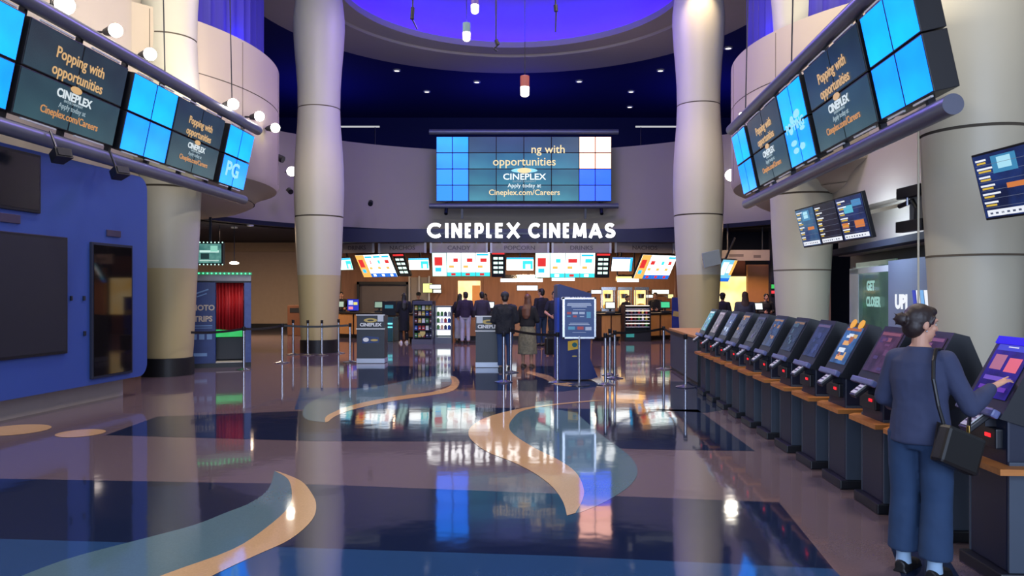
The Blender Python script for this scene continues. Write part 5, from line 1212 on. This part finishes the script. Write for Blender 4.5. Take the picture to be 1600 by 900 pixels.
# ---- the woman at the near kiosk
WL = V((2.46, 4.63, 0)); WR = R(131)
W_T, wk = person('woman with a hair bun, navy jumper and wide blue jeans touching a ticket kiosk', WL, WR, 1.62,
    pose=dict(yaw=R(-38), pitch=R(8), eR=(-.28, -.02, 1.085), wR=(-.345, -.18, 1.20), hdR=(-.62, -.78, .5), eL=(.235, -.02, 1.10), wL=(.13, -.20, 1.03), fR=(-.105, .03), fL=(.10, -.02), curl=.22, pointR=True),
    hair_style='bun', top=((52, 60, 90), 'top'), bottom=((32, 58, 92), 'wide trousers'), socks=(150, 178, 205), shoe=(16, 16, 18), fine=True, female=True, coat_len=.84, group=None)
HW, _h3 = rot_head(V((0, -.02, 1.585)) * wk, R(-38), R(8))
MB().m(STEEL).ball(HW(V((-.082, .008, -.044)) * wk), .006, 10).build('earring', parent=W_T, smooth=True)
# shoulder bag, carried but a thing of its own
bg = thing('shoulder_bag', 'black leather shoulder bag with gold clasps hanging at the navy jumpered woman\'s side', 'bag', WL, (0, 0, WR))
BL = pm('black_leather', (18, 17, 18), .38, var=.1)
bgm = MB().m(BL); 
bgm.box((0, 0, 0), (.27, .09, .22), bev=.02); bgm.build('bag_body', parent=bg, loc=(-.24, .09, .80), rot=(R(4), R(-22), R(62)))
MB().m(pm('leather_flap', (34, 31, 32), .3)).prism([(-.14, -.053, .115), (.14, -.053, .115), (.12, -.053, -.03), (-.12, -.053, -.03)], (0, .008, 0)).build('flap', parent=bg, loc=(-.24, .09, .80), rot=(R(4), R(-22), R(62)))
st = MB().m(BL); SP = [V(p) for p in ((-.185, .13, .92), (-.16, .16, 1.05), (-.135, .165, 1.2), (-.12, .12, 1.30), (-.112, .06, 1.365), (-.112, -.02, 1.36), (-.125, -.10, 1.28), (-.16, -.15, 1.15), (-.24, -.10, 1.0), (-.27, .02, .91))]
for a, b in zip(SP, SP[1:]):
    dd = (b - a).normalized(); st.cyl(a, b, .011, n=8)
for p in SP[1:-1]: st.ball(p, .011, 8)
st.build('strap', parent=bg, smooth=True)
for p in (SP[0], SP[-1]): MB().m(pm('gold_clasp', (220, 180, 100), .25, metal=1)).box(p, (.018, .012, .05), bev=.003).build('clasp', parent=bg)

# ---- queue and counter
FWD = dict(eR=(-.25, .0, 1.08), wR=(-.13, -.20, 1.06), eL=(.25, .0, 1.08), wL=(.13, -.20, 1.06))
person('person in a long black coat and white shoes beside the teal cooler', pl(631, 536), R(200), 1.68, pose=dict(FWD), hair=HAIRK, hair_style='long', top=((16, 20, 30), 'top'), bottom=((18, 22, 32), 'trousers'), shoe=(225, 225, 228), coat_len=.42)
person('person with dark hair in white trousers at the lit fridge, behind the plum top', pl(718.5, 535), R(170), 1.66, hair=HAIRK, hair_style='long', top=((30, 24, 40), 'top'), bottom=((190, 188, 200), 'wide trousers'), female=True, pose=dict(FWD))
person('person in a plum top and pale grey trousers standing with arms down', pl(727, 537), R(185), 1.72, hair=HAIRK, top=((46, 34, 58), 'top'), bottom=((182, 180, 198), 'trousers'), pose=dict(yaw=R(30)))
person('person in a dark top and grey sleeves beside the plum top', pl(753, 538), R(200), 1.72, hair=HAIRK, top=((54, 50, 66), 'top'), bottom=((150, 120, 100), 'shorts short'), shoe=(40, 40, 48), pose=dict(fR=(-.12, .02)))
person('person in a cap, navy puffer jacket and blue jeans beside the second lectern', pl(789, 578), R(184), 1.70, hair=HAIRB, hat='cap', hat_rgb=(44, 46, 58), top=((20, 24, 38), 'puffer'), bottom=((40, 66, 110), 'trousers'), pose=dict(FWD, pitch=R(8)), coat_len=.80)
person('person with long auburn hair and a patterned long skirt', pl(824, 573), R(165), 1.66, hair=HAIRR, hair_style='long', top=((26, 26, 36), 'top'), bottom=None, skirt=FLORAL, female=True, coat_len=.95, pose=dict(FWD, yaw=R(20)), shoe=(90, 70, 60))
person('tall person in black with blue jeans turned aside at the counter', pl(846, 541), R(215), 1.82, hair=HAIRK, top=((20, 22, 34), 'top'), bottom=((34, 58, 92), 'trousers'), pose=dict(eR=(-.26, -.05, 1.12), wR=(-.05, -.22, 1.14), yaw=R(20)), bulk=1.08)
person('person in dark navy with bare forearm holding a bag behind the totem', pl(866, 549), R(20), 1.74, hair=HAIRK, top=((20, 24, 44), 'top'), bottom=((26, 34, 52), 'trousers'), sleeves=False, pose=dict(eR=(-.28, -.03, 1.10), wR=(-.20, -.22, 1.0), yaw=R(-20)))
t = thing('tote_bag', 'black tote bag held low beside the totem by the person with a bare forearm', 'bag', (pl(861, 556)[0], pl(861, 556)[1], 0), (0, 0, R(20)))
MB().m(BL).box((0, 0, .26), (.34, .16, .46), bev=.04).build('bag_body', parent=t); MB().m(BL).tube([V((-.1, 0, .48)), V((-.08, 0, .66)), V((.08, 0, .66)), V((.1, 0, .48))], .014, 8).build('handles', parent=t)
# staff behind the counters
STF = (24, 26, 38)
person('server in dark uniform behind the tan counter near the column', plD(533, 30.2), R(20), 1.72, hair=HAIRK, top=(STF, 'top'), bottom=((24, 24, 30), 'trousers'), pose=dict(FWD))
person('server in a dark cap behind the counter beside the candy rack', plD(654, 28.3), R(10), 1.70, hair=HAIRK, hat='cap', hat_rgb=(20, 22, 28), top=(STF, 'top'), bottom=((24, 24, 30), 'trousers'), pose=dict(FWD, pitch=R(12)))
person('server at the white screened till behind the queue', plD(758, 28.5), R(0), 1.66, hair=HAIRB, hair_style='long', top=(STF, 'top'), bottom=((24, 24, 30), 'trousers'), female=True, pose=dict(FWD))
person('server bending before the popcorn warmers beyond the totem', plD(975, 28.7), R(40), 1.60, hair=HAIRB, top=((34, 32, 52), 'top'), bottom=((24, 24, 30), 'trousers'), pose=dict(FWD, lean=.25))
person('server standing beside the green screened till', plD(1024, 28.9), R(-20), 1.70, hair=HAIRK, top=(STF, 'top'), bottom=((24, 24, 30), 'trousers'), pose=dict(FWD))
person('person with a full head of brown hair seen above the middle kiosks', plD(1164, 21.0), R(170), 1.72, skin=SKIN2, hair=pm('hair_brown_curly', (70, 48, 40), .7, var=.3, scale=30, bump=.5), hair_style='long', top=((60, 62, 80), 'top'), bottom=((30, 34, 50), 'trousers'), bulk=1.2, pose=dict(FWD))
person('person with dark hair and cap beside the spotlit column above the far kiosks', plD(1129, 24.0), R(150), 1.68, skin=SKIN2, hair=HAIRK, hat='cap', hat_rgb=(26, 26, 34), top=((34, 30, 40), 'top'), bottom=((30, 34, 50), 'trousers'), pose=dict(FWD))
person('server in black beside the white till monitor beyond the kiosks', plD(1197, 25.9), R(0), 1.66, hair=HAIRK, top=((22, 24, 34), 'top'), bottom=((24, 24, 30), 'trousers'), pose=dict(FWD))
bpy.data.scenes.remove(TS)
